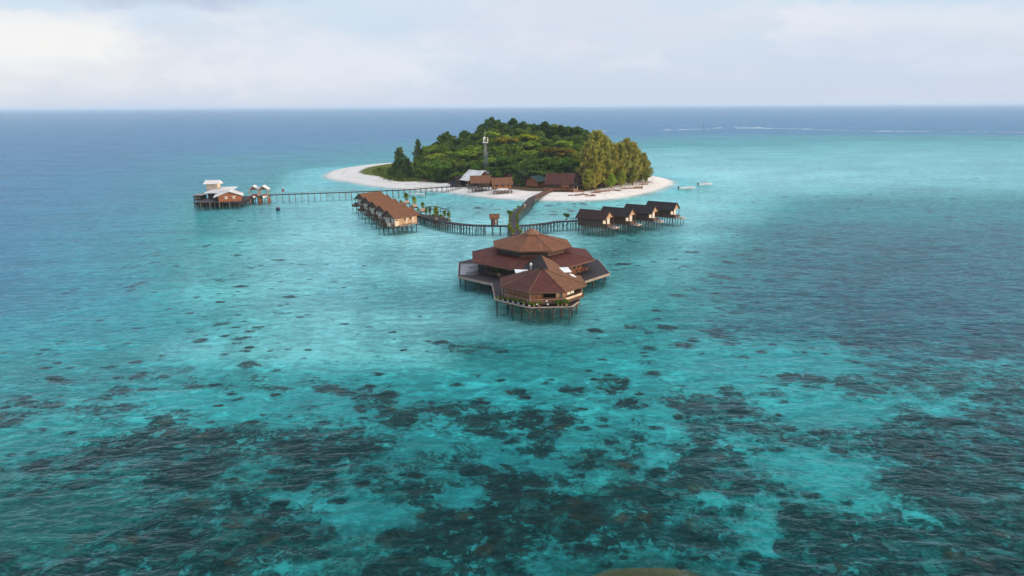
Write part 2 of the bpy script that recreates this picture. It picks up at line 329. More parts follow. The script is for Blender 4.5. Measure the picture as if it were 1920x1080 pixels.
# single coral patches (+) and sandy clearings (-): pixel centre, radii, strength
PATCH = [(1215,1070,160,50,-1.2),(97,691,22,8,.5),(174,694,13,5,.4),(228,669,11,4,.4),(254,685,12,6,.45),(298,687,17,7,.5),(360,686,14,6,.45),(453,669,13,5,.45),(490,692,23,9,.5),(428,705,17,7,.45),(355,704,10,5,.4),(220,713,26,7,.4),(188,725,15,6,.4),(145,741,32,9,.45),(225,739,15,7,.4),(100,735,22,8,.4),(205,756,26,8,.4),(40,730,30,10,.45),(15,765,45,16,.5),(310,768,30,16,.5),(655,718,28,9,.5),(720,732,16,26,.45),(755,760,38,12,.45),(850,740,48,13,.45),(900,770,28,15,.45),(420,795,45,14,.45),(500,800,65,11,.5),(150,835,50,22,.5),(265,812,55,15,.3),(300,850,85,30,.30),(380,870,60,22,.25),(620,815,62,22,.45),(700,800,42,15,.35),(1150,705,28,9,.5),(1180,732,24,11,.5),(1225,680,14,5,.4),(1210,660,26,7,.35),(1365,705,22,6,.4),(1050,765,62,13,.45),(1000,765,32,10,.4),(1330,735,90,14,.3),(250,1000,130,40,.25),(880,640,70,13,.25),(740,657,40,6,.3),(560,575,50,5,.3),(1300,850,140,60,.2),(1500,690,60,10,.25),(620,663,18,5,.35),(355,605,14,6,.3),
 (680,935,80,22,-.55),(870,905,35,18,-.45),(540,1035,60,14,-.4),(1020,1068,62,22,-.75),(1440,995,26,48,-.55),(1500,835,60,22,-.5),(1570,865,60,26,-.5),(1640,910,45,14,-.4),(1720,935,40,10,-.3),(1570,752,75,18,-.5),(1500,738,60,10,-.3),(1530,668,85,10,-.4),(1780,735,45,18,-.35),(1860,655,60,9,-.35),(1020,845,42,15,-.45),(1240,830,26,40,-.35),(1130,865,26,15,-.4),(1325,902,28,10,-.4),(1390,795,30,14,-.3),(1080,810,35,10,-.3),(1090,1030,30,14,-.3),(1640,845,50,10,-.3),(640,700,40,8,-.1),(930,835,35,18,-.35),(560,905,60,14,-.3),(450,745,60,14,-.2),(1230,765,25,35,-.3),(1405,955,30,10,-.3),(1150,930,30,10,-.25)]
GREEN = [(1215,1070,170,52,2.6),(120,960,150,60,.5),(560,1045,160,30,.5),(1330,785,110,35,.4),(1060,665,60,25,.25),(880,637,62,12,.55),(1170,470,110,12,.4),(1040,830,90,30,.15)]
def bed_values(X, Y):
    """bilinear lookup of BED between surveyed rows, at world points"""
    v_ = np.stack([X, Y, np.full(X.shape, -CAM_H)], -1); dz = np.maximum(v_ @ _fw, 1e-3)
    px = 960 + F_PX * (v_ @ _r) / dz; py = 540 - F_PX * (v_ @ _u) / dz
    py = np.where(v_ @ _fw < 1, 1200, py); px = np.clip(px, -300, 2200)
    rows = [r_[0] for r_ in BED]; vals = []
    for r_ in BED:
        xs = [q[0] for q in r_[1]]; vals.append(np.stack([np.interp(px, xs, [q[k] for q in r_[1]]) for k in (1, 2, 3)], -1))
    out = vals[0].copy()
    for i in range(len(rows) - 1):
        hi, lo = rows[i], rows[i + 1]
        tt = np.clip((hi - py) / (hi - lo), 0, 1); tt = (tt * tt * (3 - 2 * tt))[..., None]
        out = np.where((py < hi)[..., None], vals[i] * (1 - tt) + vals[i + 1] * tt, out)
    out[..., 2] += .72 * np.clip((py - 740) / 110, 0, 1) * (py < 1300)
    out[..., 0] += .04 * np.clip((py - 700) / 60, 0, 1) * np.clip((1350 - px) / 150, 0, 1) * np.clip((px - 350) / 150, 0, 1)
    out[..., 0] *= 1 - .04 * np.clip((py - 770) / 90, 0, 1)
    for cx, cy, rx, ry, a in PATCH:
        if a < 0: out[..., 2] *= 1 - .8 * np.exp(-np.minimum(((px - cx) / rx) ** 2 + ((py - cy) / ry) ** 2, 20) ** 1.3 * .7)
    for cx, cy, rx, ry, a in PATCH: out[..., 0] += a * np.exp(-np.minimum(((px - cx) / rx) ** 2 + ((py - cy) / ry) ** 2, 20) ** 1.3 * .7)
    for cx, cy, rx, ry, a in GREEN: out[..., 2] = np.maximum(out[..., 2], a * np.exp(-np.minimum(((px - cx) / rx) ** 2 + ((py - cy) / ry) ** 2, 20) ** 1.3 * .7))
    deepr = np.clip((py - 850) / 120, 0, 1) * (py < 1300)
    out[..., 0] += .10 * deepr; out[..., 2] = np.where(out[..., 2] < 1.6, np.minimum(out[..., 2] + .18 * deepr, 1.6), out[..., 2])
    far = (v_ @ _fw) > 0
    out[..., 0] = np.where(far, np.clip(out[..., 0], 0, 1.1), .8)
    return out
gx = axis(-135, 135, 1.3, 32000); gy0 = axis(40, 420, 1.3, 32000); gy = gy0[gy0 > -300]
GX, GY = np.meshgrid(gx, gy)
SD = shore_dist(GX, GY); ZZ = ground_z(SD); BV = bed_values(GX, GY)
ZZ = ZZ - np.where(SD < 0, np.maximum(BV[..., 1], -.12) * 5.0 * np.clip(-SD / 30, 0, 1), 0)
nx, ny = len(gx), len(gy)
idx = np.arange(nx * ny).reshape(ny, nx)
quads = np.stack([idx[:-1, :-1], idx[:-1, 1:], idx[1:, 1:], idx[1:, :-1]], -1).reshape(-1, 4)
fsd = SD.reshape(-1)[quads].mean(1)
verts = np.stack([GX, GY, ZZ], -1).reshape(-1, 3)
attr = np.concatenate([BV.reshape(-1, 3), np.clip(SD.reshape(-1, 1) / 60 + 0.5, 0, 1)], 1)

m_bed, k, out = mat('seabed')
at = k.new('ShaderNodeAttribute', attribute_name='bed'); sp = k.new('ShaderNodeSeparateColor'); k.l.new(at.outputs['Color'], sp.inputs[0])
sv_ = k.new('ShaderNodeSeparateXYZ'); k.l.new(at.outputs['Vector'], sv_.inputs[0])
cover, deep, alg, shore = sv_.outputs[0], sv_.outputs[1], sv_.outputs[2], at.outputs['Alpha']; shoal = deep
geo = k.new('ShaderNodeNewGeometry'); pos = geo.outputs['Position']; zz = k.new('ShaderNodeSeparateXYZ'); k.l.new(pos, zz.inputs[0])
# ripples overhead bend the view of the bottom: jitter the lookup a little
_, wob = k.noise(pos, 0.9, 2, 0.5); vm = k.new('ShaderNodeVectorMath', operation='MULTIPLY_ADD'); k.l.new(wob, vm.inputs[0]); vm.inputs[1].default_value = (0.9, 0.9, 0); k.l.new(pos, vm.inputs[2])
q = vm.outputs[0]
n1, _ = k.noise(k.mapping(q, (0.9, 1.1, 0.0)), 0.16, 5, 0.60, 0.5)
n2, _ = k.noise(k.mapping(q, (1, 1, 0.0), loc=(31, 7, 0)), 0.045, 4, 0.55, 0.4)
n3, _ = k.noise(k.mapping(q, (1, 1, 0.0), loc=(3, 17, 0)), 0.9, 5, 0.7, 0.2)
n4, _ = k.noise(k.mapping(q, (1, 1, 0.0), loc=(9, 2, 0)), 0.02, 3, 0.5)
n5, _ = k.noise(k.mapping(q, (1, 1, 0.0), loc=(53, 29, 0)), 0.30, 4, 0.62, 0.6)
n6, _ = k.noise(k.mapping(q, (1, 1, 0.0), loc=(13, 91, 0)), 2.4, 3, 0.6)
nn = k.m('ADD', k.m('ADD', k.m('MULTIPLY', n1, 0.60), k.m('MULTIPLY', n2, 0.26)), k.m('MULTIPLY', k.m('SUBTRACT', n3, 0.5), 0.58))
nn = k.m('ADD', nn, k.m('MULTIPLY', k.m('ADD', k.m('MULTIPLY', k.m('SUBTRACT', n5, 0.5), 0.50), k.m('MULTIPLY', k.m('SUBTRACT', n6, 0.5), 0.22)), 1.0))
thr = k.m('SUBTRACT', 0.655, k.m('MULTIPLY', cover, 0.36))
over = k.m('SUBTRACT', nn, thr)
def heads(scale, loc, p_k, amp):        # single coral heads: one per cell, of its own size, with ragged rims
    vv = k.new('ShaderNodeTexVoronoi'); vv.inputs['Scale'].default_value = scale; vv.inputs['Randomness'].default_value = 1.0
    k.l.new(k.mapping(q, (0.8, 1.15, 0), loc=loc), vv.inputs['Vector'])
    cs = k.new('ShaderNodeSeparateColor'); k.l.new(vv.outputs['Color'], cs.inputs[0])
    size = k.m('SUBTRACT', k.m('MULTIPLY', cover, p_k), cs.outputs[0])          # only some cells carry one
    size = k.m('ADD', 0.16, k.m('MULTIPLY', k.m('MINIMUM', size, 0.55), 0.55))
    d = k.m('ADD', vv.outputs['Distance'], k.m('MULTIPLY', k.m('SUBTRACT', n3, 0.5), amp))
    d = k.m('ADD', d, k.m('MULTIPLY', k.m('SUBTRACT', n5, 0.5), amp * 0.9))
    has = k.m('GREATER_THAN', k.m('MULTIPLY', cover, p_k), cs.outputs[0])
    return k.m('MULTIPLY', k.m('SUBTRACT', size, d), has)
hA = k.m('MULTIPLY', heads(0.17, (5, 3, 0), 1.05, 0.55), 0.6)
hB = k.m('MULTIPLY', heads(0.36, (15, 43, 0), 1.15, 0.6), 0.55)
over = k.m('MAXIMUM', over, k.m('MAXIMUM', hA, hB))
coral = k.ss(over, -0.015, 0.07)
coral = k.m('MULTIPLY', coral, k.m('SUBTRACT', 1.0, k.m('MULTIPLY', k.ss(k.m('ADD', n5, k.m('MULTIPLY', k.m('SUBTRACT', n3, 0.5), 0.6)), 0.53, 0.66), 0.72)))      # sandy gaps inside the coral thickets
core = k.ss(over, 0.02, 0.16)
thin = k.ss(over, -0.15, 0.03)
vor = k.new('ShaderNodeTexVoronoi'); vor.inputs['Scale'].default_value = 0.42; k.l.new(k.mapping(q, (1, 1, 0)), vor.inputs['Vector'])
vor2 = k.new('ShaderNodeTexVoronoi'); vor2.inputs['Scale'].default_value = 0.95; k.l.new(k.mapping(q, (1, 1, 0)), vor2.inputs['Vector'])
sand = k.mix(k.ss(n4, 0.35, 0.7), (0.045, 0.52, 0.50), (0.028, 0.43, 0.44))  # the water's absorption of light is put into these bed colours
sand = k.mix(k.m('MULTIPLY', k.ss(n3, 0.35, 0.75), 0.22), sand, (0.014, 0.26, 0.265))
sand = k.mix(k.m('MULTIPLY', thin, 0.45), sand, (0.014, 0.20, 0.205))
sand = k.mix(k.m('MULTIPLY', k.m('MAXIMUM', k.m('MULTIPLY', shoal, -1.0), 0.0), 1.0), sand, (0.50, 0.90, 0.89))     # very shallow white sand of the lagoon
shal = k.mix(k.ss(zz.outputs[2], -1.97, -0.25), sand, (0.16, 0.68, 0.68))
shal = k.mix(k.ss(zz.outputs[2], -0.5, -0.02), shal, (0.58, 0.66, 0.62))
algc = k.mix(k.ss(alg, 1.72, 1.92), (0.012, 0.100, 0.090), (0.115, 0.110, 0.045))
shal = k.mix(k.m('MINIMUM', k.m('MULTIPLY', alg, k.m('ADD', 0.40, k.m('MULTIPLY', k.ss(n3, 0.3, 0.7), 0.55))), 0.95), shal, algc)
# coral rock: dark heads, paler rubble between, brown and green colonies
head = k.mix(k.ss(n3, 0.38, 0.66), (0.006, 0.042, 0.046), (0.009, 0.086, 0.084))
head = k.mix(core, head, k.mix(k.ss(n6, 0.4, 0.65), (0.004, 0.018, 0.018), (0.007, 0.038, 0.036)))
head = k.mix(k.m('MULTIPLY', k.ss(vor2.outputs['Distance'], 0.55, 0.10), 0.30), head, (0.018, 0.075, 0.070))
head = k.mix(k.m('MULTIPLY', k.ss(n2, 0.45, 0.66), 0.35), head, (0.014, 0.026, 0.022))
spv = k.new('ShaderNodeSeparateColor'); k.l.new(vor.outputs['Color'], spv.inputs[0])
brown = k.m('MULTIPLY', k.ss(spv.outputs[0], 0.84, 0.90), k.ss(vor.outputs['Distance'], 0.60, 0.25))
head = k.mix(k.m('MULTIPLY', brown, 0.42), head, k.mix(spv.outputs[1], (0.060, 0.068, 0.026), (0.062, 0.042, 0.024)))
sub = k.mix(k.m('MULTIPLY', coral, 0.95), shal, head)
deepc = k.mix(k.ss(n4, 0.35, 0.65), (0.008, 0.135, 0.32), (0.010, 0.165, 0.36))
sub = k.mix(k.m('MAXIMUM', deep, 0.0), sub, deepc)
# dry land
s1, _ = k.noise(pos, 0.25, 5, 0.6)
dry = k.mix(k.ss(s1, 0.35, 0.7), (0.66, 0.61, 0.565), (0.58, 0.535, 0.495))
dry = k.mix(k.ss(zz.outputs[2], 0.42, 0.08), dry, (0.50, 0.48, 0.45))
wrack = k.m('MULTIPLY', k.ss(k.m('ABSOLUTE', k.m('SUBTRACT', k.m('ADD', shore, k.m('MULTIPLY', k.m('SUBTRACT', s1, 0.5), 0.12)), 0.665)), 0.012, 0.0), 0.35)
dry = k.mix(wrack, dry, (0.20, 0.16, 0.13))
litter = k.ss(k.m('ADD', shore, k.m('MULTIPLY', k.m('SUBTRACT', n1, 0.5), 0.12)), 0.80, 0.86)
dry = k.mix(litter, dry, k.mix(k.ss(zz.outputs[0], -42, -62), k.mix(k.ss(n3, 0.3, 0.7), (0.13, 0.075, 0.045), (0.07, 0.055, 0.03)), k.mix(k.ss(n3, 0.35, 0.7), (0.13, 0.14, 0.035), (0.085, 0.10, 0.03))))
fin = k.mix(k.ss(zz.outputs[2], -0.02, 0.06), sub, dry)
bd = k.new('ShaderNodeBsdfDiffuse'); k.l.new(fin, bd.inputs[0]); k.l.new(bd.outputs[0], out.inputs[0])

def grid_part(name, sel, kind):
    f = quads[sel]; used, inv = np.unique(f, return_inverse=True)
    me = bpy.data.meshes.new(name); vv = verts[used]; ff = inv.reshape(-1, 4)
    me.vertices.add(len(vv)); me.vertices.foreach_set('co', vv.astype(np.float32).ravel())
    me.loops.add(ff.size); me.loops.foreach_set('vertex_index', ff.astype(np.int32).ravel())
    me.polygons.add(len(ff)); me.polygons.foreach_set('loop_start', np.arange(0, ff.size, 4, dtype=np.int32)); me.polygons.foreach_set('loop_total', np.full(len(ff), 4, np.int32))
    me.update(calc_edges=True); me.polygons.foreach_set('use_smooth', np.ones(len(ff), bool))
    a = me.attributes.new('bed', 'FLOAT_COLOR', 'POINT'); a.data.foreach_set('color', attr[used].astype(np.float32).ravel())
    me.materials.append(m_bed); o = put(name, me); o['kind'] = kind; return o
grid_part('seabed', fsd < -0.3, 'structure')
grid_part('beach', fsd >= -0.3, 'structure')

m_sea, k, out = mat('sea_water')
geo = k.new('ShaderNodeNewGeometry'); pos = geo.outputs['Position']
wr = R(-12)
h1, _ = k.noise(k.mapping(pos, (0.95, 1.45, 1), (0, 0, R(-24))), 0.80, 4, 0.62, 0.9)     # wind ripples
h2, _ = k.noise(k.mapping(pos, (0.75, 1.45, 1), (0, 0, R(-9))), 0.34, 5, 0.66, 0.7)    # short waves
h3, _ = k.noise(k.mapping(pos, (0.45, 1.2, 1), (0, 0, R(-14))), 0.045, 5, 0.66, 0.4)    # swell
hh = k.m('ADD', k.m('ADD', k.m('MULTIPLY', h1, 0.36), k.m('MULTIPLY', h2, 1.45)), k.m('MULTIPLY', h3, 3.6))
bn = k.new('ShaderNodeBump'); bn.inputs['Strength'].default_value = 1.0; bn.inputs['Distance'].default_value = 0.29; k.l.new(hh, bn.inputs['Height'])
dt = k.new('ShaderNodeVectorMath', operation='DOT_PRODUCT'); k.l.new(bn.outputs[0], dt.inputs[0]); k.l.new(geo.outputs['Incoming'], dt.inputs[1])
c_ = k.m('ABSOLUTE', dt.outputs['Value'])
c_ = k.m('SQRT', k.m('ADD', k.m('MULTIPLY', c_, c_), 0.016))             # sub-pixel slopes of a ruffled sea
fr = k.m('ADD', 0.001, k.m('MULTIPLY', 0.98, k.m('POWER', k.m('SUBTRACT', 1.0, k.m('MINIMUM', c_, 1.0)), 6.2)))
gl = k.new('ShaderNodeBsdfGlossy'); gl.inputs['Roughness'].default_value = 0.05; gl.inputs['Color'].default_value = (0.74, 0.90, 0.96, 1); k.l.new(bn.outputs[0], gl.inputs['Normal'])
tr = k.new('ShaderNodeBsdfTransparent')     # tint painted by wave height for light focused by crests, spread by troughs
foc = k.m('ADD', k.m('ADD', k.m('MULTIPLY', k.m('SUBTRACT', h1, 0.5), 0.8), k.m('MULTIPLY', k.m('SUBTRACT', h2, 0.5), 1.0)), k.m('MULTIPLY', k.m('SUBTRACT', h3, 0.5), 0.6))
k.l.new(k.mix(k.ss(foc, -0.16, 0.18), (0.58, 0.61, 0.64), (1, 1, 1)), tr.inputs[0])
mx = k.new('ShaderNodeMixShader'); k.l.new(fr, mx.inputs[0]); k.l.new(tr.outputs[0], mx.inputs[1]); k.l.new(gl.outputs[0], mx.inputs[2]); k.l.new(mx.outputs[0], out.inputs[0])
wx = axis(-300, 300, 60, 31500, 1.6); wy = axis(0, 600, 60, 31500, 1.6); wy = wy[wy > -260]
b = MB(); W = len(wx)
b.v = [(x, y, 0.0) for y in wy for x in wx]
b.f = [(j*W+i, j*W+i+1, (j+1)*W+i+1, (j+1)*W+i) for j in range(len(wy)-1) for i in range(W-1)]
o = b.build('sea', 'sea_water'); o['kind'] = 'structure'
m_hz, k, out = mat('haze_air')
pv_ = k.new('ShaderNodeVolumePrincipled'); pv_.inputs['Color'].default_value = (0.60, 0.74, 0.88, 1); pv_.inputs['Density'].default_value = 8e-5; pv_.inputs['Anisotropy'].default_value = 0.0
k.l.new(pv_.outputs[0], out.inputs['Volume'])
HZ = MB().box(-33000, 33000, -2000, 33000, -9.0, 48.0); o = HZ.build('haze', 'haze_air'); o['kind'] = 'stuff'
# ------------------------------------------------------------------ the octagonal restaurant
RC = (4.8, 162.0); RROT = R(3.5)
rest = thing('restaurant_building', 'large octagonal stilt restaurant with two stacked brown roofs and a thatched cap', 'restaurant', (RC[0], RC[1], 0), RROT)
def ring(a, z, n=8): return [(x, y, z) for x, y in octo(a)]
dk = MB().prism(octo(17.7), 1.55, 1.9)
dk.build('deck', 'deck', rest)
MB().box(-17.3, -13.0, -6.2, 5.5, 1.904, 1.94).build('worn_boards', 'deck_worn', rest, label='pale bleached boards on the left edge of the deck')
e = MB()
oo = octo(17.78)
for j in range(8):
    a, b_ = oo[j], oo[(j + 1) % 8]
    M = Matrix.Translation(((a[0] + b_[0]) / 2, (a[1] + b_[1]) / 2, 0)) @ Matrix.Rotation(math.atan2(b_[1] - a[1], b_[0] - a[0]), 4, 'Z')
    L = math.dist(a, b_) / 2; e.box(-L, L, -0.06, 0.06, 1.45, 1.97, M)
e.build('deck_edge', 'trim_pale', rest)
for rr, n in ((17.4, 26), (13.2, 16)):
    for j in range(n):
        an = 2 * math.pi * j / n; k_ = rr / math.cos(((an - R(0) + math.pi / 8) % (math.pi / 4)) - math.pi / 8)
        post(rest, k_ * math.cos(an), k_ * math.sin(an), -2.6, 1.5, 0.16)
# walls: eight bays between corner posts
def wall_seg(bld, a, j, z0, z1, pane_rows, m_wall, m_pane, name='wall', npane=4, sill=0.9, head=0.35, th=0.12, wname='window', gap=0.25):
    oo = octo(a); p, q_ = oo[j], oo[(j + 1) % 8]
    L = math.dist(p, q_); an = math.atan2(q_[1] - p[1], q_[0] - p[0])
    M = Matrix.Translation((p[0], p[1], 0)) @ Matrix.Rotation(an, 4, 'Z')
    wb = MB(); wb.box(0.02, L - 0.02, 0, th, z0, z0 + sill, M); wb.box(0.02, L - 0.02, 0, th, z1 - head, z1, M)
    pw = L / npane
    for i in range(npane + 1):
        x = min(max(i * pw, gap / 2 + 0.02), L - gap / 2 - 0.02); wb.box(x - gap / 2, x + gap / 2, 0.003, th - 0.003, z0 + sill, z1 - head, M)
    wo_ = wb.build(name, m_wall, bld)
    for i in range(npane):
        x0, x1 = i * pw + gap / 2 + (0.02 if i == 0 else 0), (i + 1) * pw - gap / 2
        pb = MB().box(x0, x1, 0.05, 0.08, z0 + sill, z1 - head, M)
        wn_ = pb.build(wname, m_pane, wo_)
        fb = MB()
        for s_ in (1, 2): xx = x0 + (x1 - x0) * s_ / 3; fb.box(xx - 0.03, xx + 0.03, 0.03, 0.05, z0 + sill, z1 - head, M)
        zz_ = (z0 + sill + z1 - head) / 2; fb.box(x0, x1, 0.028, 0.05, zz_ - 0.03, zz_ + 0.03, M)
        f_ = fb.build('glazing_bar', 'trim', rest if False else wo_)
    return wo_
MB().prism(octo(10.6), 1.92, 4.6).build('interior', 'dark_inside', rest)
for j in range(8):
    lit = j in (6, 7, 0)  # sun-facing sides get orange wood, the rest darker: sunlight put into the colour
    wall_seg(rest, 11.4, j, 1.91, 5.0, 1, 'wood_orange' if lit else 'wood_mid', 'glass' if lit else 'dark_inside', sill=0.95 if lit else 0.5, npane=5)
# lower roof: ring of eight slopes, hips capped
def octo_roof(bld, a0, z0, a1, z1, m, name, hipname='ridge_cap', fascia=True, th=0.22, capm='trim'):
    o0, o1 = octo(a0), octo(a1) if a1 > 0 else [(0, 0)] * 8
    rb = MB()
    for j in range(8):
        A, B = o0[j], o0[(j + 1) % 8]; C_, E_ = o1[(j + 1) % 8], o1[j]
        pts = [(*A, z0), (*B, z0), (*C_, z1), (*E_, z1)] if a1 > 0.01 else [(*A, z0), (*B, z0), (0, 0, z1)]
        rb.face(pts)
    oi_ = [(*p, z0 - th) for p in o0]
    for j in range(8): rb.face([(*o0[j], z0), oi_[j], oi_[(j + 1) % 8], (*o0[(j + 1) % 8], z0)])
    in_ = [(*p, z0 - th) for p in octo(a0 - 1.2)]
    for j in range(8): rb.face([oi_[j], in_[j], in_[(j + 1) % 8], oi_[(j + 1) % 8]])
    ro = rb.build(name, m, bld)
    for j in range(8):
        A = o0[j]; E_ = o1[j] if a1 > 0.01 else (0, 0)
        MB().bar((*A, z0 + 0.02), (*E_, z1 + 0.03), 0.075, n=5).build(hipname, capm, ro)
    if fascia:
        fb = MB(); oo = octo(a0 + 0.06); ii = octo(a0 + 0.01)
        for j in range(8):
            A, B = oo[j], oo[(j + 1) % 8]; C_, E_ = ii[(j + 1) % 8], ii[j]
            fb.face([(*A, z0 - th - .05), (*B, z0 - th - .05), (*B, z0 + .02), (*A, z0 + .02)]); fb.face([(*A, z0 + .02), (*B, z0 + .02), (*C_, z0 + .02), (*E_, z0 + .02)])
            fb.face([(*E_, z0 - th - .05), (*C_, z0 - th - .05), (*B, z0 - th - .05), (*A, z0 - th - .05)])
        fb.build('fascia', 'trim', ro)
    return ro
octo_roof(rest, 14.3, 4.95, 7.7, 6.3, 'roof_red', 'lower_roof')
for j in range(8): wall_seg(rest, 7.55, j, 6.1, 8.0, 1, 'wood_mid', 'glass', name='clerestory_wall', npane=7, sill=0.45, head=0.15, gap=0.18)
octo_roof(rest, 9.1, 7.9, 1.55, 10.25, 'roof_brown', 'upper_roof')
cu = MB(); cu.loft([ring(1.25, 10.0), ring(1.25, 10.55)])
cuo = cu.build('cupola', 'wood_mid', rest)
MB().loft([ring(2.0, 10.30), ring(1.75, 10.62), ring(0.95, 11.15), ring(0.16, 11.65)]).build('thatch_cap', 'thatch', cuo)
MB().bar((1.3, -8.3, 7.9), (1.3, -8.3, 10.1), 0.05).build('antenna', 'trim_pale', rest)
# gabled link roof toward the front pavilion
lk = MB(); x0, ye, yb = 1.35, -26.5, -9.8
lk.slab([(x0 - 4.4, ye, 4.95), (x0, ye, 7.05), (x0, yb, 7.05), (x0 - 4.4, yb, 4.95)][::-1], 0.16)
lko = lk.build('link_roof', 'roof_dark', rest)
MB().slab([(x0 + 4.4, ye, 4.95), (x0 + 4.4, yb, 4.95), (x0, yb, 7.05), (x0, ye, 7.05)], 0.16).build('link_roof', 'roof_tan', rest)
MB().bar((x0, ye, 7.08), (x0, yb, 7.08), 0.08).build('ridge_cap', 'trim', lko)
MB().box(x0 - 4.0, x0 + 4.0, ye + 0.5, yb - 1.2, 1.96, 4.8).build('link_wall', 'wood_mid', rest)
for px_, py_, w_, sl in ((977, 511, 4.6, -1), (1043, 508, 4.4, 1)):
    c_ = P(px_, py_, 5.2); lx, ly = c_.x - RC[0], c_.y - RC[1]
    aw = MB().slab([(lx - w_ / 2, ly - 1.5, 5.1 - 0.12 * sl), (lx + w_ / 2, ly - 1.5, 5.1 + 0.1 * sl), (lx + w_ / 2 - .5, ly + 1.6, 5.5 + 0.1 * sl), (lx - w_ / 2 - .2, ly + 1.6, 5.5 - 0.12 * sl)], 0.06)
    for s_ in (-1, 1): aw.bar((lx + s_ * (w_ / 2 - .3), ly - 1.3, 1.9), (lx + s_ * (w_ / 2 - .3), ly - 1.3, 5.0), 0.06)
    aw.build('awning', 'white', rest)
c_ = P(986, 500, 6.3); MB().loft([[(c_.x - RC[0] + dx * r_, c_.y - RC[1] + dy * r_, z) for dx, dy in ((1, 0), (.5, .87), (-.5, .87), (-1, 0), (-.5, -.87), (.5, -.87))] for r_, z in ((.14, 4.9), (.14, 6.5), (.27, 6.5), (.27, 7.0), (.05, 7.2))]).build('chimney', 'metal_white', rest)
# terrace furniture rail on the lit right side
rl = MB()
p0, p1 = Vector((14.9, -5.5, 0)), Vector((7.8, -12.8, 0))
p0, p1 = Vector((13.2, -4.4, 0)), Vector((6.6, -11.2, 0))
for i in range(9):
    q_ = p0.lerp(p1, i / 8); rl.bar((q_.x, q_.y, 1.9), (q_.x, q_.y, 2.75), 0.05)
rl.bar((p0.x, p0.y, 2.78), (p1.x, p1.y, 2.78), 0.07); rl.bar((p0.x, p0.y, 2.35), (p1.x, p1.y, 2.35), 0.04)
rl.build('railing', 'trim', rest)
def table_set(x, y, rz, label):
    tb = thing('dining_table', label, 'table', (x, y, 1.905), rz, 'wooden dining tables on the terrace')
    MB().box(-.8, .8, -.45, .45, .70, .76).build('tabletop', 'wood_warm', tb)
    for sx in (-1, 1):
        for sy in (-1, 1): MB().box(sx * .7 - .04, sx * .7 + .04, sy * .37 - .04, sy * .37 + .04, 0, .70).build('leg', 'wood_warm', tb)
    for s_ in (-1, 1):
        bn_ = MB().box(-.8, .8, s_ * .85 - .15, s_ * .85 + .15, .40, .45); 
        for sx in (-.65, .65): bn_.box(sx - .04, sx + .04, s_ * .85 - .12, s_ * .85 + .12, 0, .40)
        bb = thing('bench', '', 'bench'); bpy.data.objects.remove(bb)
        bn_.build('bench_seat', 'wood_warm', tb)
for i, (px_, py_, l_) in enumerate(((1080, 508, 'wooden table and benches beside the lit restaurant wall, farther from the pavilion'), (1092, 504, 'wooden table and benches on the right deck corner beside the restaurant wall'), (1068, 513, 'wooden table and benches on the lit terrace closest to the white awning'))):
    c_ = P(px_, py_, 2.3); table_set(c_.x, c_.y, R(-45), l_)

# ------------------------------------------------------------------ the front pavilion
PC = (6.2, 135.3)
pav = thing('pavilion_building', 'octagonal wooden dining pavilion on stilts in front of the restaurant', 'pavilion', (PC[0], PC[1], 0), RROT)
conn = [(-9.75, -2.6), (-3.4, -8.75), (4.75, -8.75), (6.6, -5.6), (7.4, 0), (-9.75, 0)]
MB().prism(conn, 2.15, 2.45).build('terrace', 'deck', pav)
MB().slab([(-9.75, .01, 2.44), (7.4, .01, 2.44), (7.8, 13.2, 1.96), (-9.9, 13.4, 1.96)], .3).build('connecting_deck', 'deck', pav)
MB().bar((-9.75, 0, 2.3), (-9.9, 13.3, 1.82), .15, n=4).build('terrace_edge', 'trim_pale', pav)
conn = [(-9.75, 0)] + conn[:4]
ed = MB()
for a, b_ in zip(conn[:5], conn[1:5]):
    ed.bar((*a, 2.3), (*b_, 2.3), 0.17, n=4)
ed.build('terrace_edge', 'trim_pale', pav)
MB().prism(octo(8.2), 2.75, 3.15).build('floor', 'wood_mid', pav)
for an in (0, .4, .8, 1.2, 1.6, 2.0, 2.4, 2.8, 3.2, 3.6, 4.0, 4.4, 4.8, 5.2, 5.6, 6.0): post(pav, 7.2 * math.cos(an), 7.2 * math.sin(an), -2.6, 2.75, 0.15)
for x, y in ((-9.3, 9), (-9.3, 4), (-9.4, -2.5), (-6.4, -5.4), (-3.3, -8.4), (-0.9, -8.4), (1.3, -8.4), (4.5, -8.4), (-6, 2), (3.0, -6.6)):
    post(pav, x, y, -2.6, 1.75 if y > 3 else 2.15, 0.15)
    br = MB()
    if y < -3:
        for s_ in (-1, 1): br.bar((x, y, 1.15), (x + s_ * 0.9, y, 2.1), 0.07)
        br.build('brace', 'post_pale', pav)
for a, b_ in (((7.6, -2.2, 2.6), (6.6, -3.6, 0.1)), ((5.9, -4.6, 0.3), (8.0, -1.0, 2.6)), ((7.4, 1.5, 2.6), (7.6, -2.0, 0.4))):
    MB().bar(a, b_, 0.09).build('brace', 'post_pale', pav)
MB().prism(octo(6.2), 3.02, 5.0).build('interior', 'dark_inside', pav)
oo = octo(7.7)
for j in range(8): MB().box(oo[j][0] - .11, oo[j][0] + .11, oo[j][1] - .11, oo[j][1] + .11, 3.15, 5.3).build('column', 'trim_pale', pav)
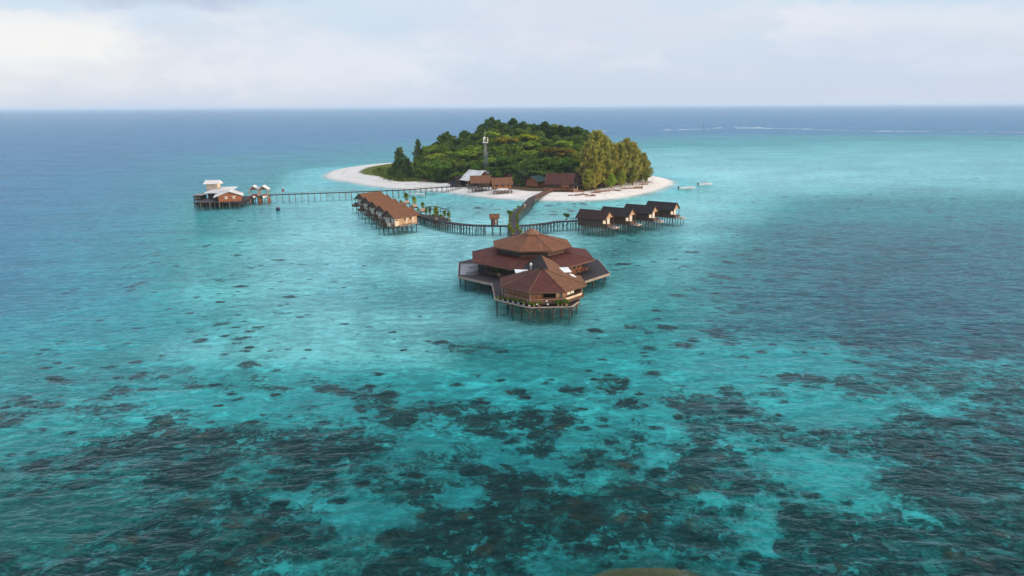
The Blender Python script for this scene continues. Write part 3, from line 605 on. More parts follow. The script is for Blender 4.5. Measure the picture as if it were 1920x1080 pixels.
for j in range(8):   # parapet panel under open bays; half the bays closed with roll blinds
    p, q_ = oo[j], oo[(j + 1) % 8]; L = math.dist(p, q_); an = math.atan2(q_[1] - p[1], q_[0] - p[0])
    M = Matrix.Translation((p[0], p[1], 0)) @ Matrix.Rotation(an, 4, 'Z')
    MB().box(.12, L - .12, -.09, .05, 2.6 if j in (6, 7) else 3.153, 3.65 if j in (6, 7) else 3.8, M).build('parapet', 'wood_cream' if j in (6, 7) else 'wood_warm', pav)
    rb_ = MB()
    for i in range(9):
        xx = .15 + (L - .3) * i / 8; rb_.bar(M @ Vector((xx, -.55, 3.1)), M @ Vector((xx, -.55, 3.75)), .04, n=4)
    rb_.bar(M @ Vector((0, -.55, 3.75)), M @ Vector((L, -.55, 3.75)), .055, n=4)
    if j in (3, 4, 5): rb_.build('balustrade', 'trim_pale', pav)
    hb = MB().bar(M @ Vector((.1, 0, 3.98)), M @ Vector((L - .1, 0, 3.98)), 0.05)
    hb.build('handrail', 'trim', pav)
    if j in (4, 5): MB().bar(M @ Vector((.1, -.3, 3.1)), M @ Vector((L - .1, -.3, 3.1)), 0.07).build('floor_rail', 'trim_pale', pav)
    n_ = 5
    for i in range(n_):
        x0_, x1_ = .12 + (L - .24) * i / n_ + .03, .12 + (L - .24) * (i + 1) / n_ - .03
        if j in (3, 4) or (j == 5 and i not in (2, 3)) or (j == 6 and i == 0):
            zb = 3.75
            MB().box(x0_, x1_, .06, .09, zb, 5.0, M).build('blind', 'wood_warm' if j != 5 or i < 2 else 'wood_tan', pav)
        elif j == 6 and i in (1, 2): MB().box(x0_, x1_, .06, .09, 4.1, 5.1, M).build('blind', 'curtain', pav)
        if i: MB().box(x0_ - .06, x0_ - .01, -.03, .05, 3.5, 5.25, M).build('mullion', 'trim', pav)
pr = octo_roof(pav, 8.55, 5.3, 0.0, 7.95, 'roof_plum', 'pavilion_roof', capm='trim')
pr.data.materials.append(MATS['roof_tan']); pr.data.materials.append(MATS['roof_red'])
for fi, pl in enumerate(pr.data.polygons):
    if fi in (6, 7): pl.material_index = 1
    if fi == 5: pl.material_index = 2
MB().loft([ring(.75, 7.72), ring(.5, 7.95), ring(.06, 8.6)]).build('roof_cap', 'roof_darkred', pr)
# skylight sheet on the right slope
o8 = octo(8.55); A, B = Vector((*o8[7], 5.3)), Vector((*o8[0], 5.3)); T = Vector((0, 0, 7.95))
def onroof(u_, v_, up=.06): return A.lerp(B, u_).lerp(T, v_) + Vector((.35, 0, .9)) * up
sk = MB().slab([onroof(.62, .16), onroof(.98, .20), onroof(1.02, .32), onroof(.64, .28)], .04)
sk.build('skylight', 'white', pr)

# foliage helpers ----------------------------------------------------
def leaf_mesh(name, centres, n, size, m, spread=0.35, up=0.5, long=1.0):
    """n leaf-sized faces scattered through ellipsoid clumps (x,y,z,rx,ry,rz)"""
    c = np.array(centres, float); wgt = (c[:, 3] * c[:, 4]) ** 0.9; k_ = RNG.choice(len(c), n, p=wgt / wgt.sum())
    d = RNG.normal(size=(n, 3)); d[:, 2] = np.where(RNG.random(n) < 0.75, np.abs(d[:, 2]), d[:, 2]); d /= np.linalg.norm(d, axis=1, keepdims=True)
    rr = 1 - spread * RNG.random((n, 1)) ** 1.5
    p = c[k_, :3] + d * rr * c[k_, 3:6]
    nr = d + RNG.normal(scale=0.55, size=(n, 3)) + np.array([0, 0, up]); nr /= np.linalg.norm(nr, axis=1, keepdims=True)
    t1 = np.cross(nr, RNG.normal(size=(n, 3))); t1 /= np.linalg.norm(t1, axis=1, keepdims=True); t2 = np.cross(nr, t1)
    s_ = size * (0.6 + 0.8 * RNG.random((n, 1)))
    a = p - t1 * s_ * long; b_ = p + t2 * s_ * .6; c2 = p + t1 * s_ * long; d2 = p - t2 * s_ * .6
    v_ = np.stack([a, b_, c2, d2], 1).reshape(-1, 3)
    me = bpy.data.meshes.new(name); me.from_pydata(v_.tolist(), [], np.arange(4 * n).reshape(n, 4).tolist()); me.materials.append(MATS[m]); me.update(); return me
def bush_clumps(r, h, n=6):
    return [(random.uniform(-.5, .5) * r, random.uniform(-.5, .5) * r, h * random.uniform(.35, .75), r * random.uniform(.4, .65), r * random.uniform(.4, .65), h * random.uniform(.25, .4)) for _ in range(n)]
BUSH = [leaf_mesh('bush_leaves', bush_clumps(.7, 1.2), 420, .14, 'leaf') for _ in range(4)]
TALL = [leaf_mesh('tall_leaves', bush_clumps(.65, 2.6, 9), 600, .17, 'leaf') for _ in range(3)]
POTM = MB().loft([[(math.cos(a) * r_, math.sin(a) * r_, z) for a in [i * math.pi / 4 for i in range(8)]] for r_, z in ((.26, 0), (.38, .42), (.42, .45), (.42, .52), (.33, .50))]).mesh('pot', 'wood_tan')
POTW = MB().loft([[(math.cos(a) * r_, math.sin(a) * r_, z) for a in [i * math.pi / 4 for i in range(8)]] for r_, z in ((.26, 0), (.38, .42), (.42, .45), (.42, .52), (.33, .50))]).mesh('pot', 'white')
YG = (1.55, 1.4, .85, 1); MG = (1.2, 1.2, 1, 1); DG = (.75, .9, .9, 1)
def plant(x, y, z, s, col, label, group, tall=False, pot=True, white=False, name='potted_shrub', cat='potted plant'):
    t_ = thing(name, label, cat, (x, y, z), random.random() * 6, group)
    ps = min(s, .62) if white else s * .8
    if pot: put('pot', POTW if white else POTM, t_, scale=(ps, ps, ps))
    f_ = put('foliage', random.choice(TALL if tall else BUSH), t_, (0, 0, .35 * ps if pot else 0), scale=(s, s, s)); f_.color = col
    return t_
# planting along the pavilion terrace
G1 = 'potted shrubs along the pavilion terrace edge'
L1 = 'low potted shrub in the row along the pavilion terrace edge'
for u_ in np.linspace(0, 1, 7):
    q_ = Vector((-9.2, -2.7, 0)).lerp(Vector((-3.4, -8.3, 0)), u_); p_ = pav.matrix_basis @ q_ if False else Matrix.Rotation(RROT, 4, 'Z') @ q_
    plant(PC[0] + p_.x, PC[1] + p_.y, 2.45, random.uniform(.5, .75), random.choice((YG, YG, MG)), L1, G1, white=True)
for u_ in (-2.5, -1.5, 2.2, 3.0, 3.8):
    p_ = Matrix.Rotation(RROT, 4, 'Z') @ Vector((u_, -8.35, 0)); plant(PC[0] + p_.x, PC[1] + p_.y, 2.45, random.uniform(.6, .9), random.choice((YG, MG)), L1, G1)
plant(P(937, 517, 2).x, P(937, 517, 2).y, 1.9, 1.9, DG, 'dark green bushy plant on the deck left of the white awning', None, white=False)
def lamp_globe(px_, py_, z, label):
    c_ = P(px_, py_, z); t_ = thing('globe_lamp', label, 'lamp', (c_.x, c_.y, z - .75), 0, 'white globe lamps on the pavilion terrace')
    t_.scale = (.62, .62, .62); t_.location.z += .28
    MB().bar((0, 0, -.4), (0, 0, .6), .05).build('lamp_post', 'black', t_)
    MB().loft([[(math.cos(a) * r_, math.sin(a) * r_, zz_) for a in [i * math.pi / 4 for i in range(8)]] for r_, zz_ in ((.08, .55), (.22, .66), (.28, .82), (.22, .98), (.07, 1.08))]).build('globe', 'white', t_)
lamp_globe(1007, 571, 3.2, 'white globe lamp at the corner of the pavilion terrace front edge')
lamp_globe(1027, 571, 3.2, 'white globe lamp right of the steps on the pavilion terrace')
lamp_globe(1025, 565, 3.9, 'white globe lamp behind the terrace lamps under the pavilion floor')
lamp_globe(953, 520, 2.75, 'white globe lamp on the deck beside the dark bushy plant')

# ------------------------------------------------------------------ stilt bungalows
def make_bungalow(roof_m):  # light put into roof colour: sunlit row orange, shaded row dark
    t_ = thing('stilt_bungalow', '', 'bungalow')
    x0, x1, hw, fz, wz, ez, rz_ = -4.6, 4.3, 3.0, 2.0, 4.55, 4.35, 6.85
    MB().box(x0, x1 + 1.7, -hw, hw, fz - .25, fz).build('floor', 'wood_mid', t_)
    wl = MB()
    wl.box(x0, x1, -hw, -hw + .12, fz, wz); wl.box(x0, x1, hw - .12, hw, fz, wz); wl.box(x0, x0 + .12, -hw + .12, hw - .12, fz, wz)
    wo_ = wl.build('wall', 'wood_tan' if roof_m == 'roof_orange' else 'wood_mid', t_)  # long walls painted tan in the sunlit row, darker in the shaded one
    MB().box(x1 - .12, x1, -hw + .12, hw - .12, fz, wz).build('front_wall', 'wood_tan', t_)
    for xx in (x0 + .05, x1 + .85):
        gb = MB(); gb.v = [(xx, -hw - .3, wz - .06), (xx, hw + .3, wz - .06), (xx, 0, rz_ - .25), (xx - .1, -hw - .3, wz - .06), (xx - .1, hw + .3, wz - .06), (xx - .1, 0, rz_ - .25)]
        gb.f = [(0, 1, 2), (5, 4, 3), (0, 3, 4, 1), (1, 4, 5, 2), (2, 5, 3, 0)]
        gb.build('gable', 'wood_tan' if roof_m == 'roof_dark' else 'wood_mid', t_)  # front gables turned from the sun get darker wood, painting their shade
    ey = hw + .85; xa, xb = x0 - .6, x1 + 1.2; dz = (rz_ - ez)
    rb = MB()
    rb.slab([(xa, -ey, ez), (xb, -ey, ez), (xb, 0, rz_), (xa, 0, rz_)], .14)
    rb.slab([(xa, 0, rz_), (xb, 0, rz_), (xb, ey, ez), (xa, ey, ez)], .14)
    ro = rb.build('roof', roof_m, t_)
    for xx in (xa - .03, xb + .03):
        MB().bar((xx, -ey, ez - .08), (xx, 0, rz_ - .05), .09, n=4).bar((xx, 0, rz_ - .05), (xx, ey, ez - .08), .09, n=4).build('barge_board', 'trim', ro)
    for i in range(5):
        y = -2.2 + i * 1.1
        MB().box(x1 + .004, x1 + .05, y - .42, y + .42, fz + .1, fz + 2.1).build('window' if i != 2 else 'glass_door', 'curtain' if i != 2 else 'glass', t_)
    for y in (-1.65, -.55, .55, 1.65): MB().box(x1, x1 + .08, y - .08, y + .08, fz, fz + 2.3).build('door_post', 'white', t_)
    for s_ in (-1, 1):
        MB().box(x1 + 1.0, x1 + 1.15, s_ * (hw - .1) - .08, s_ * (hw - .1) + .08, fz, wz).build('porch_column', 'trim', t_)
    MB().box(x1 + 1.7, x1 + 1.8, -hw, -.3, fz - .3, fz + .95).build('balcony_panel', 'wood_mid', t_)
    MB().box(x1 + .05, x1 + 1.69, -hw - .003, -hw + .09, fz, fz + 1.0).build('balcony_panel', 'wood_mid', t_)
    if roof_m == 'roof_dark':
        MB().box(x1 + 1.85, x1 + 3.6, -.6, hw, fz - .75, fz - .6).build('sun_deck', 'pink_box', t_)
        MB().box(x1 + 2.0, x1 + 3.4, .2, .9, fz - .6, fz - .25).build('lounge_bench', 'pink_box', t_)
    else:
        MB().box(x1 + 1.85, x1 + 2.9, -hw, -.2, fz - .45, fz - .25).build('step_deck', 'wood_dark', t_)
        MB().box(x1 + 2.8, x1 + 2.9, -hw, -.2, fz - .25, fz + .6).build('balcony_panel', 'wood_mid', t_)
    for x in (-4.4, -2.5, -.6, 1.3, 3.2, 5.2):
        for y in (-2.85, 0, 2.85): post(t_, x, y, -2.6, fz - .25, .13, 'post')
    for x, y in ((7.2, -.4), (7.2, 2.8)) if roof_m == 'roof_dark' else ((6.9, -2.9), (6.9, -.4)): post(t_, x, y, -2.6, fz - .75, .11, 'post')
    for y in (-2.85, 2.85):
        for xa_, xb_ in ((-4.4, -2.5), (-2.5, -.6), (-.6, 1.3), (1.3, 3.2), (3.2, 5.2)):
            MB().bar((xa_, y, .1), (xb_, y, fz - .3), .06, n=4).bar((xa_, y + .12, fz - .3), (xb_, y + .12, .1), .06, n=4).build('cross_brace', 'post_pale' if y < 0 else 'post', t_)
    for x in (-1.8, .6): 
        MB().box(x - .35, x + .35, hw, hw + .03, fz + 1.25, fz + 2.0).build('shutter', 'dark_inside', t_)
    return t_
RBL = ['dark-roofed stilt bungalow nearest the octagonal restaurant, its roof browner than the others', 'second dark-roofed stilt bungalow out from the restaurant in its row of four', 'third dark-roofed stilt bungalow in the row of four over the reef', 'dark-roofed stilt bungalow at the seaward end of its row, open water beyond']
rb0 = make_bungalow('roof_dark'); ends = [(32.0, 220.6), (40.3, 226.0), (49.2, 232.3), (58.2, 239.4)]
ang = math.atan2(-5.6, 9.2); dx, dy = math.cos(ang), math.sin(ang)
for i, (x, y) in enumerate(ends):
    o = rb0 if i == 0 else copy_tree(rb0)
    o.location = (x - dx * 5.5, y - dy * 5.5, 0); o.rotation_euler = (0, 0, ang); tag(o, RBL[i], 'bungalow', 'dark-roofed bungalows right of the walkway')
for ch in rb0.children:
    if ch.name.split('.')[0] == 'roof': ch.data = ch.data.copy(); ch.data.materials[0] = MATS['roof_darkred']
lb0 = make_bungalow('roof_orange')
LBL = ['orange-roofed stilt bungalow farthest from the camera, closest to the long jetty', 'orange-roofed stilt bungalow next to the farthest one in its row', 'middle one of the five orange-roofed stilt bungalows', 'orange-roofed stilt bungalow just behind the one with the sunlit side wall', 'orange-roofed stilt bungalow with its whole sunlit tan side wall in view']
rl_ = [(-60.2, 270.3), (-55.3, 258.3), (-50.4, 246.5), (-45.8, 236.1), (-41.1, 224.4)]
ang2 = math.atan2(-8.5, -7.5); dx, dy = math.cos(ang2), math.sin(ang2)
for i in (4, 3, 2, 1, 0):
    x, y = rl_[i]; o = lb0 if i == 4 else copy_tree(lb0)
    o.location = (x - dx * 5.5, y - dy * 5.5, 0); o.rotation_euler = (0, 0, ang2); tag(o, LBL[i], 'bungalow', 'orange-roofed bungalows left of the walkway')
# cream screens and doors only on the sunlit side of the nearest left bungalow
MB().box(3.4, 4.9, 3.003, 3.09, 1.75, 4.0).build('side_screen', 'wood_cream', lb0, label='cream board screen at the front corner')
MB().box(6.03, 6.1, .4, 2.3, 1.7, 3.0).build('balcony_panel', 'wood_cream', lb0, label='cream balcony panel in the sun')
for x in (-2.9, -0.2): MB().box(x - .45, x + .45, 3.005, 3.04, 2.05, 4.0).build('door', 'wood_cream', lb0)
MB().box(3.6, 4.6, 3.1, 3.12, 3.5, 3.85).build('vent_window', 'dark_inside', lb0)
MB().box(-4.6, 3.6, 3.0, 4.1, 1.72, 1.9).build('side_deck', 'trim_pale', lb0)

# ------------------------------------------------------------------ walkways
def walkway(name, label, pts, width, z, step, cat='walkway', dense=False, rail=0, pm='post', deckm='deck', slant=0.0, posth=None, sand=None):
    t_ = thing(name, label, cat, (pts[0][0], pts[0][1], 0))
    ox, oy = pts[0][:2]; pv = [Vector((p[0] - ox, p[1] - oy, 0)) for p in pts]
    # resample
    q = [pv[0]]
    for a, b_ in zip(pv, pv[1:]):
        L = (b_ - a).length; n = max(1, int(round(L / step)))
        q += [a.lerp(b_, (i + 1) / n) for i in range(n)]
    nm = []
    for i in range(len(q)):
        d = (q[min(i + 1, len(q) - 1)] - q[max(i - 1, 0)]).normalized(); nm.append(Vector((-d.y, d.x, 0)))
    rings = []
    for p, n in zip(q, nm):
        a, b_ = p + n * width / 2, p - n * width / 2
        rings.append([(a.x, a.y, z - .28), (b_.x, b_.y, z - .28), (b_.x, b_.y, z), (a.x, a.y, z)])
    MB().loft(rings).build('deck', deckm, t_)
    for i, (p, n) in enumerate(zip(q, nm)):
        g0 = -2.4
        if sand is not None and i >= sand: g0 = 0.2
        fb = MB()
        for s_ in (-1, 1):
            a = p + n * s_ * (width / 2 - .15); fb.bar((a.x + n.x * s_ * slant, a.y + n.y * s_ * slant, g0), (a.x, a.y, z - .28), .13, .12, 6)
        a, b_ = p + n * (width / 2), p - n * (width / 2); fb.bar((a.x, a.y, z - .40), (b_.x, b_.y, z - .40), .11, n=4)
        if dense: fb.bar((a.x, a.y, 0.0), (b_.x, b_.y, z - .4), .07, n=4)
        fb.build('trestle', pm, t_)
        if dense and i:
            pa, pb = q[i - 1] - nm[i - 1] * (width / 2), p - n * (width / 2)
            MB().bar((pa.x, pa.y, .1 if i % 2 else z - .4), (pb.x, pb.y, z - .4 if i % 2 else .1), .06, n=4).build('cross_brace', pm, t_)
    for s_ in ((-1, 1) if rail == 2 else (rail,) if rail else ()):
        fb = MB(); last = None
        for i, (p, n) in enumerate(zip(q, nm)):
            a = p + n * s_ * (width / 2 - .06)
            fb.bar((a.x, a.y, z - .05), (a.x, a.y, z + .55), .05, n=4)
            if last is not None: fb.bar((last.x, last.y, z + .5), (a.x, a.y, z + .5), .045, n=4)
            last = a
        fb.build('handrail', 'wood_mid', t_)
    return t_
mainp = [(3.6, 179.6), (1.6, 206), (.6, 215), (.45, 224), (.5, 234), (1.2, 246), (3.0, 257), (5.4, 269), (8.5, 290.5), (12.2, 302.5), (16, 314), (22, 324)]
walkway('main_walkway', 'long plank walkway bending from the restaurant to the island beach', mainp, 3.0, 2.0, 2.7, sand=49)
mw_r = [(9.9, 290), (13.8, 302), (17.5, 313), (20.6, 318.5)]
hr = thing('walkway_railing', 'reddish post-and-rail railing on the beach stretch of the main walkway', 'railing', (0, 0, 2.0))
fb = MB(); last = None
for a, b_ in zip(mw_r, mw_r[1:]):
    for i in range(6):
        p = Vector((*a, 0)).lerp(Vector((*b_, 0)), i / 6); fb.bar((p.x, p.y, -.3), (p.x, p.y, .95), .075, n=5)
        if last: fb.bar((last.x, last.y, .9), (p.x, p.y, .9), .06, n=4); fb.bar((last.x, last.y, .45), (p.x, p.y, .45), .05, n=4)
        last = p
fb.build('rail', 'wood_warm', hr)
westp = [(-51, 284), (-44.5, 270), (-38.5, 257), (-32.5, 245), (-27.5, 237), (-22.5, 230.2), (-17.5, 225.8), (-12.5, 223.4), (-9, 222.7)]
walkway('curved_walkway', 'curved plank walkway on dense braced trestles behind the orange-roofed bungalows', westp, 2.6, 2.0, 1.15, dense=True)
walkway('straight_walkway', 'short straight plank walkway carrying the small gatehouse', [(-8.9, 222.6), (-1.15, 221.6)], 2.2, 2.0, 2.4)
walkway('bent_walkway', 'plank walkway on braced trestles leading to the dark-roofed bungalows', [(2.1, 222.2), (5.5, 223.0), (9, 224.6), (12.7, 227.6), (16, 230.4), (20.5, 231), (30, 237.5), (39, 244), (48, 251)], 2.2, 2.0, 1.35, dense=True)
jet = walkway('long_jetty', 'long narrow timber jetty running from the dive centre to the beach', [(-109, 302), (-102, 304.5), (-73, 312), (-50, 319.5), (-31, 331), (-25, 336)], 1.7, 2.5, 2.65, pm='post_pale', slant=.12, rail=1, sand=26)
fl = thing('flagpole', 'white pole with a faded red flag on the long jetty', 'flag', (P(529, 362, 2.5).x, P(529, 362, 2.5).y, 2.5))
MB().bar((0, 0, -.1), (-.35, 0, 5.2), .07, .04).build('pole', 'trim_pale', fl)
fm = MB()
for i in range(6):
    x0_, x1_ = .1 + i * .2, .1 + (i + 1) * .2; y0_, y1_ = .12 * math.sin(i * 1.3), .12 * math.sin((i + 1) * 1.3)
    fm.slab([(x0_ - .2, y0_, .6), (x1_ - .2, y1_, .55), (x1_ - .25, y1_, 1.75), (x0_ - .25, y0_, 1.8)], .02)
fm.build('flag', 'flag_red', fl)
# small roofed gatehouse
gx_, gy_ = -5.7, 223.2
gh = thing('gatehouse', 'small red-brown roofed booth standing on the straight walkway', 'booth', (gx_, gy_, 2.02), R(4))
for sx in (-1, 1):
    for sy in (-1, 1): MB().box(sx * 1.0 - .12, sx * 1.0 + .12, sy * .9 - .12, sy * .9 + .12, 0, 2.35).build('column', 'wood_dark', gh)
MB().box(-.88, -.1, -.95, -.85, 0, 2.2).build('wall', 'wood_mid', gh); MB().box(.15, .8, -.95, -.86, .6, 1.9).build('notice_board', 'pink_box', gh)
MB().box(-1.05, 1.05, .75, .9, 0, 2.3).build('back_wall', 'wood_mid', gh)
MB().loft([[(-1.45, -1.4, 2.2), (1.45, -1.4, 2.2), (1.45, 1.4, 2.2), (-1.45, 1.4, 2.2)], [(-1.6, -1.5, 2.3), (1.6, -1.5, 2.3), (1.6, 1.5, 2.3), (-1.6, 1.5, 2.3)], [(-1.75, -.12, 3.75), (1.75, -.12, 3.75), (1.75, .12, 3.75), (-1.75, .12, 3.75)]]).build('roof', 'roof_tan', gh)
def lamp(x, y, z, label):
    t_ = thing('lamp_post', label, 'lamp', (x, y, z), 0, 'lamp posts on the walkways')
    MB().bar((0, 0, 0), (0, 0, 2.5), .05, .04).bar((0, 0, 2.5), (-.45, 0, 2.6), .035).build('pole', 'metal_grey', t_)
    MB().loft([[(-.45 + math.cos(a) * r_, math.sin(a) * r_, zz_) for a in [i * math.pi / 3 for i in range(6)]] for r_, zz_ in ((.05, 2.68), (.2, 2.6), (.2, 2.45))]).build('lamp_head', 'metal_white', t_)
lamp(-2.9, 222.9, 2.0, 'thin lamp post between the gatehouse and the main walkway')
lamp(6.5, 224.4, 2.0, 'thin lamp post on the bent walkway near the main walkway')
# pergola frame with open beams
pg = thing('pergola_frame', 'open dark pergola frame standing over the curved walkway plants', 'pergola', (0, 0, 2.0))
pc = [(-29.6, 243.5), (-24.5, 249.5), (-17.5, 236.5), (-23.5, 231.5)]
pc = [(P(797, 388, 5).x, P(797, 388, 5).y), (P(818, 386.5, 5).x, P(818, 386.5, 5).y), (P(843, 395.5, 5).x, P(843, 395.5, 5).y), (P(822, 397, 5).x, P(822, 397, 5).y)]
for i in range(4):
    a, b_ = pc[i], pc[(i + 1) % 4]
    MB().bar((*a, 3.0), (*b_, 3.0), .11, n=4).build('beam', 'wood_dark', pg)
    for u_ in ((0, .5) if i in (0, 2) else (0, .33, .66)):
        x, y = a[0] + (b_[0] - a[0]) * u_, a[1] + (b_[1] - a[1]) * u_
        MB().bar((x, y, -1.2), (x, y, 3.0), .08).build('column', 'wood_dark', pg)
for u_ in (.33, .66):
    a, b_ = Vector((*pc[0], 3.05)).lerp(Vector((*pc[3], 3.05)), u_), Vector((*pc[1], 3.05)).lerp(Vector((*pc[2], 3.05)), u_)
    MB().bar(a, b_, .06, n=4).build('rafter', 'wood_dark', pg)
# the pergola stands on its own platform
pf = MB().prism([(pc[3][0] - .5, pc[3][1] - .5), (pc[2][0] + .5, pc[2][1] - .5), (pc[1][0] + .6, pc[1][1] + .4), (pc[0][0] - .6, pc[0][1] + .4)], -.35, -.06)
pf.build('platform', 'deck', pg)
for a in pc: post(pg, a[0], a[1], -4.4, -.35, .13)
# shrubs there
for px_, py_, s_, col, tall, l_ in ((818, 412, 1.5, (2.0, 1.55, .8, 1), True, 'tall yellowing bushy shrub in front of the pergola frame'), (800, 404, .9, YG, True, 'slim shrub at the left corner of the pergola frame'), (806, 402, 1.0, DG, True, 'slim dark shrub standing under the pergola beam'),
        (812, 408, 1.0, YG, False, 'round shrub left of the tall yellowing one'), (827, 409, .9, MG, False, 'round shrub right of the tall yellowing one'), (834, 409, 1.1, MG, True, 'slim shrub under the middle of the pergola front'), (842, 412, 1.1, MG, True, 'slim leaning shrub at the right corner of the pergola frame')):
    c_ = P(px_, py_, 2.0); plant(c_.x, c_.y, 2.0, s_, col, l_, None, tall=tall)
for px_, py_, l_, col, s_ in ((762.5, 381, 'pink planter box with a dark round bush behind the bungalow ridge', MG, 1.5), (777.5, 388, 'pink planter box with a tall pale yellow-green bush', (2.5, 2.2, 1.2, 1), 1.45), (793, 396, 'pink planter box with a narrow leafy bush next to the pergola', YG, 1.15)):
    c_ = P(px_, py_, 2.0); t_ = thing('planter_box', l_, 'planter', (c_.x, c_.y, 2.0), .3)
    MB().loft([[(-.75, -.6, 0), (.75, -.6, 0), (.75, .6, 0), (-.75, .6, 0)], [(-.9, -.75, 1.1), (.9, -.75, 1.1), (.9, .75, 1.1), (-.9, .75, 1.1)]]).build('box', 'pink_box', t_)
    f_ = put('foliage', TALL[0], t_, (0, 0, .8), scale=(s_, s_, s_)); f_.color = col
    MB().box(-1.3, 1.3, -1.2, 1.2, -.3, -.02).build('platform', 'deck', t_)
    for sx in (-1, 1): post(t_, sx, -.9, -4.4, -.3, .12)
for px_, py_, s_, l_ in ((752, 382, 1.1, 'low green bush behind the far bungalow roofs'), (772, 391, 1.0, 'low green bush between the planter boxes'), (784, 398, 1.0, 'low green bush by the roof end of the sunlit bungalow')):
    c_ = P(px_, py_, 2.0); plant(c_.x, c_.y, 2.0, s_, YG, l_, None)
# hedge-like potted shrubs on both sides of the main walkway
def along(pts, u_):
    pv = [Vector((*p, 0)) for p in pts]; Ls = [(b_ - a).length for a, b_ in zip(pv, pv[1:])]; s_ = u_ * sum(Ls)
    for a, b_, L in zip(pv, pv[1:], Ls):
        if s_ <= L: d = (b_ - a).normalized(); return a + d * s_, Vector((-d.y, d.x, 0))
        s_ -= L
    return pv[-1], Vector((1, 0, 0))
mp = mainp[1:10]
LM = {-1: 'yellow-green potted shrub in the row on the right edge of the main walkway', 1: 'yellow-green potted shrub in the row on the left edge of the main walkway'}
GM = {-1: 'potted shrubs on the right edge of the main walkway', 1: 'potted shrubs on the left edge of the main walkway'}
for s_ in (-1, 1):
    for u_ in np.linspace(0.0, .58, 17):
        if .16 < u_ < .20: continue
        p, n = along(mp, u_); q_ = p + n * s_ * 1.25
        plant(q_.x, q_.y, 2.0, random.uniform(.5, .85) * (1.35 if u_ < .12 else 1), random.choice((YG, YG, (1.5, 1.25, .7, 1), MG)), LM[s_], GM[s_])
plant(P(957, 404, 2.2).x - .3, P(957, 404, 2.2).y, 2.0, 1.6, DG, 'dark round bush bulging off the left edge of the main walkway', None)
c_ = P(1062, 411, 2.2); plant(c_.x, c_.y, 2.0, 1.5, DG, 'dark green bush in a pot beside the first dark-roofed bungalow', None)
def person(x, y, z, rz, label, shirt, legs):
    t_ = thing('person', label, 'person', (x, y, z), rz)
    # one continuous body: legs, hips, torso, neck, head and arms as lofted tubes grown with a skin modifier
    vs = [(0, 0, .92), (0, 0, 1.12), (0, .01, 1.38), (0, .0, 1.50), (0, -.02, 1.60), (0, -.02, 1.70),
          (-.10, 0, .86), (-.11, -.06, .48), (-.11, .02, .08), (-.11, -.14, .04), (.10, 0, .86), (.11, .10, .48), (.11, .16, .09), (.11, .02, .05),
          (-.19, 0, 1.40), (-.25, .03, 1.14), (-.26, -.06, .90), (.19, 0, 1.40), (.25, .0, 1.14), (.26, -.10, .92)]
    es = [(0, 1), (1, 2), (2, 3), (3, 4), (4, 5), (0, 6), (6, 7), (7, 8), (8, 9), (0, 10), (10, 11), (11, 12), (12, 13), (2, 14), (14, 15), (15, 16), (2, 17), (17, 18), (18, 19)]
    rr = [.14, .13, .15, .06, .09, .08, .09, .065, .045, .035, .09, .065, .045, .035, .06, .045, .035, .06, .045, .035]
    me = bpy.data.meshes.new('body'); me.from_pydata(vs, es, []); me.materials.append(MATS['skin'])
    o = put('body', me, t_); o.modifiers.new('skin', 'SKIN'); 
    for v_, r_ in zip(me.skin_vertices[0].data, rr): v_.radius = (r_, r_)
    me.skin_vertices[0].data[0].use_root = True
    o.modifiers.new('sub', 'SUBSURF').levels = 1; o.modifiers['sub'].render_levels = 1
    def tube(rs): return MB().loft([[(cx + math.cos(a) * rx, cy + math.sin(a) * ry, z_) for a in [i * math.pi / 5 for i in range(10)]] for cx, cy, z_, rx, ry in rs], False, False)
    sh = tube([(0, 0, .86, .20, .16), (0, 0, 1.05, .185, .155), (0, .01, 1.34, .24, .17), (0, .01, 1.46, .15, .12), (0, 0, 1.51, .08, .08)])
    sh.build('shirt', shirt, t_)
    tr_ = tube([(-.10, 0, .90, .12, .13), (-.105, -.05, .5, .10, .10), (-.11, .0, .16, .08, .08)]); tr2 = tube([(.10, 0, .90, .12, .13), (.105, .09, .5, .10, .10), (.11, .15, .17, .08, .08)])
    i = len(tr_.v); tr_.v += tr2.v; tr_.f += [tuple(a + i for a in f_) for f_ in tr2.f]; tr_.build('trousers', legs, t_)
    MB().loft([[(math.cos(a) * r_, .0 + math.sin(a) * r_, z_) for a in [i * math.pi / 4 for i in range(8)]] for r_, z_ in ((.105, 1.66), (.115, 1.73), (.09, 1.80), (.03, 1.83))]).build('hair', 'hair', t_)
    return t_
c_ = P(984, 390, 2.0); person(c_.x, c_.y, 2.0, .4, 'person in white shirt and pale trousers walking along the main walkway', 'white', 'trim_pale')

# ------------------------------------------------------------------ dive centre
dc = thing('dive_centre', 'stilt dive centre with orange plank front, white roofs and a small tower', 'building', (0, 0, 0))
MB().box(-133.2, -114.2, 285.4, 306, 1.35, 1.6).build('deck', 'wood_dark', dc)
MB().box(-132.9, -114.5, 287, 305, .15, 1.35).build('underdeck_shade', 'black', dc)  # black box painted in place of the shade under the deck
for x in (-130.3, -126.5, -122.3, -118.2): post(dc, x, 285.5, -2.8, 1.8, .13, 'post_pale')
for x in np.linspace(-132.8, -114.6, 12):
    for y in (285.9, 288, 290.5, 294, 299, 303): post(dc, float(x), y, -2.8, 1.35, .26, 'wood_dark')
DL, DR_ = (-119.0, 288.6, 0), R(20)
wl = MB(); wl.prism([(-4.5, 0), (4.5, 0), (4.5, 9), (-4.5, 9)], 1.6, 4.0); wl.build('wall', 'wood_orange', dc, DL, DR_)
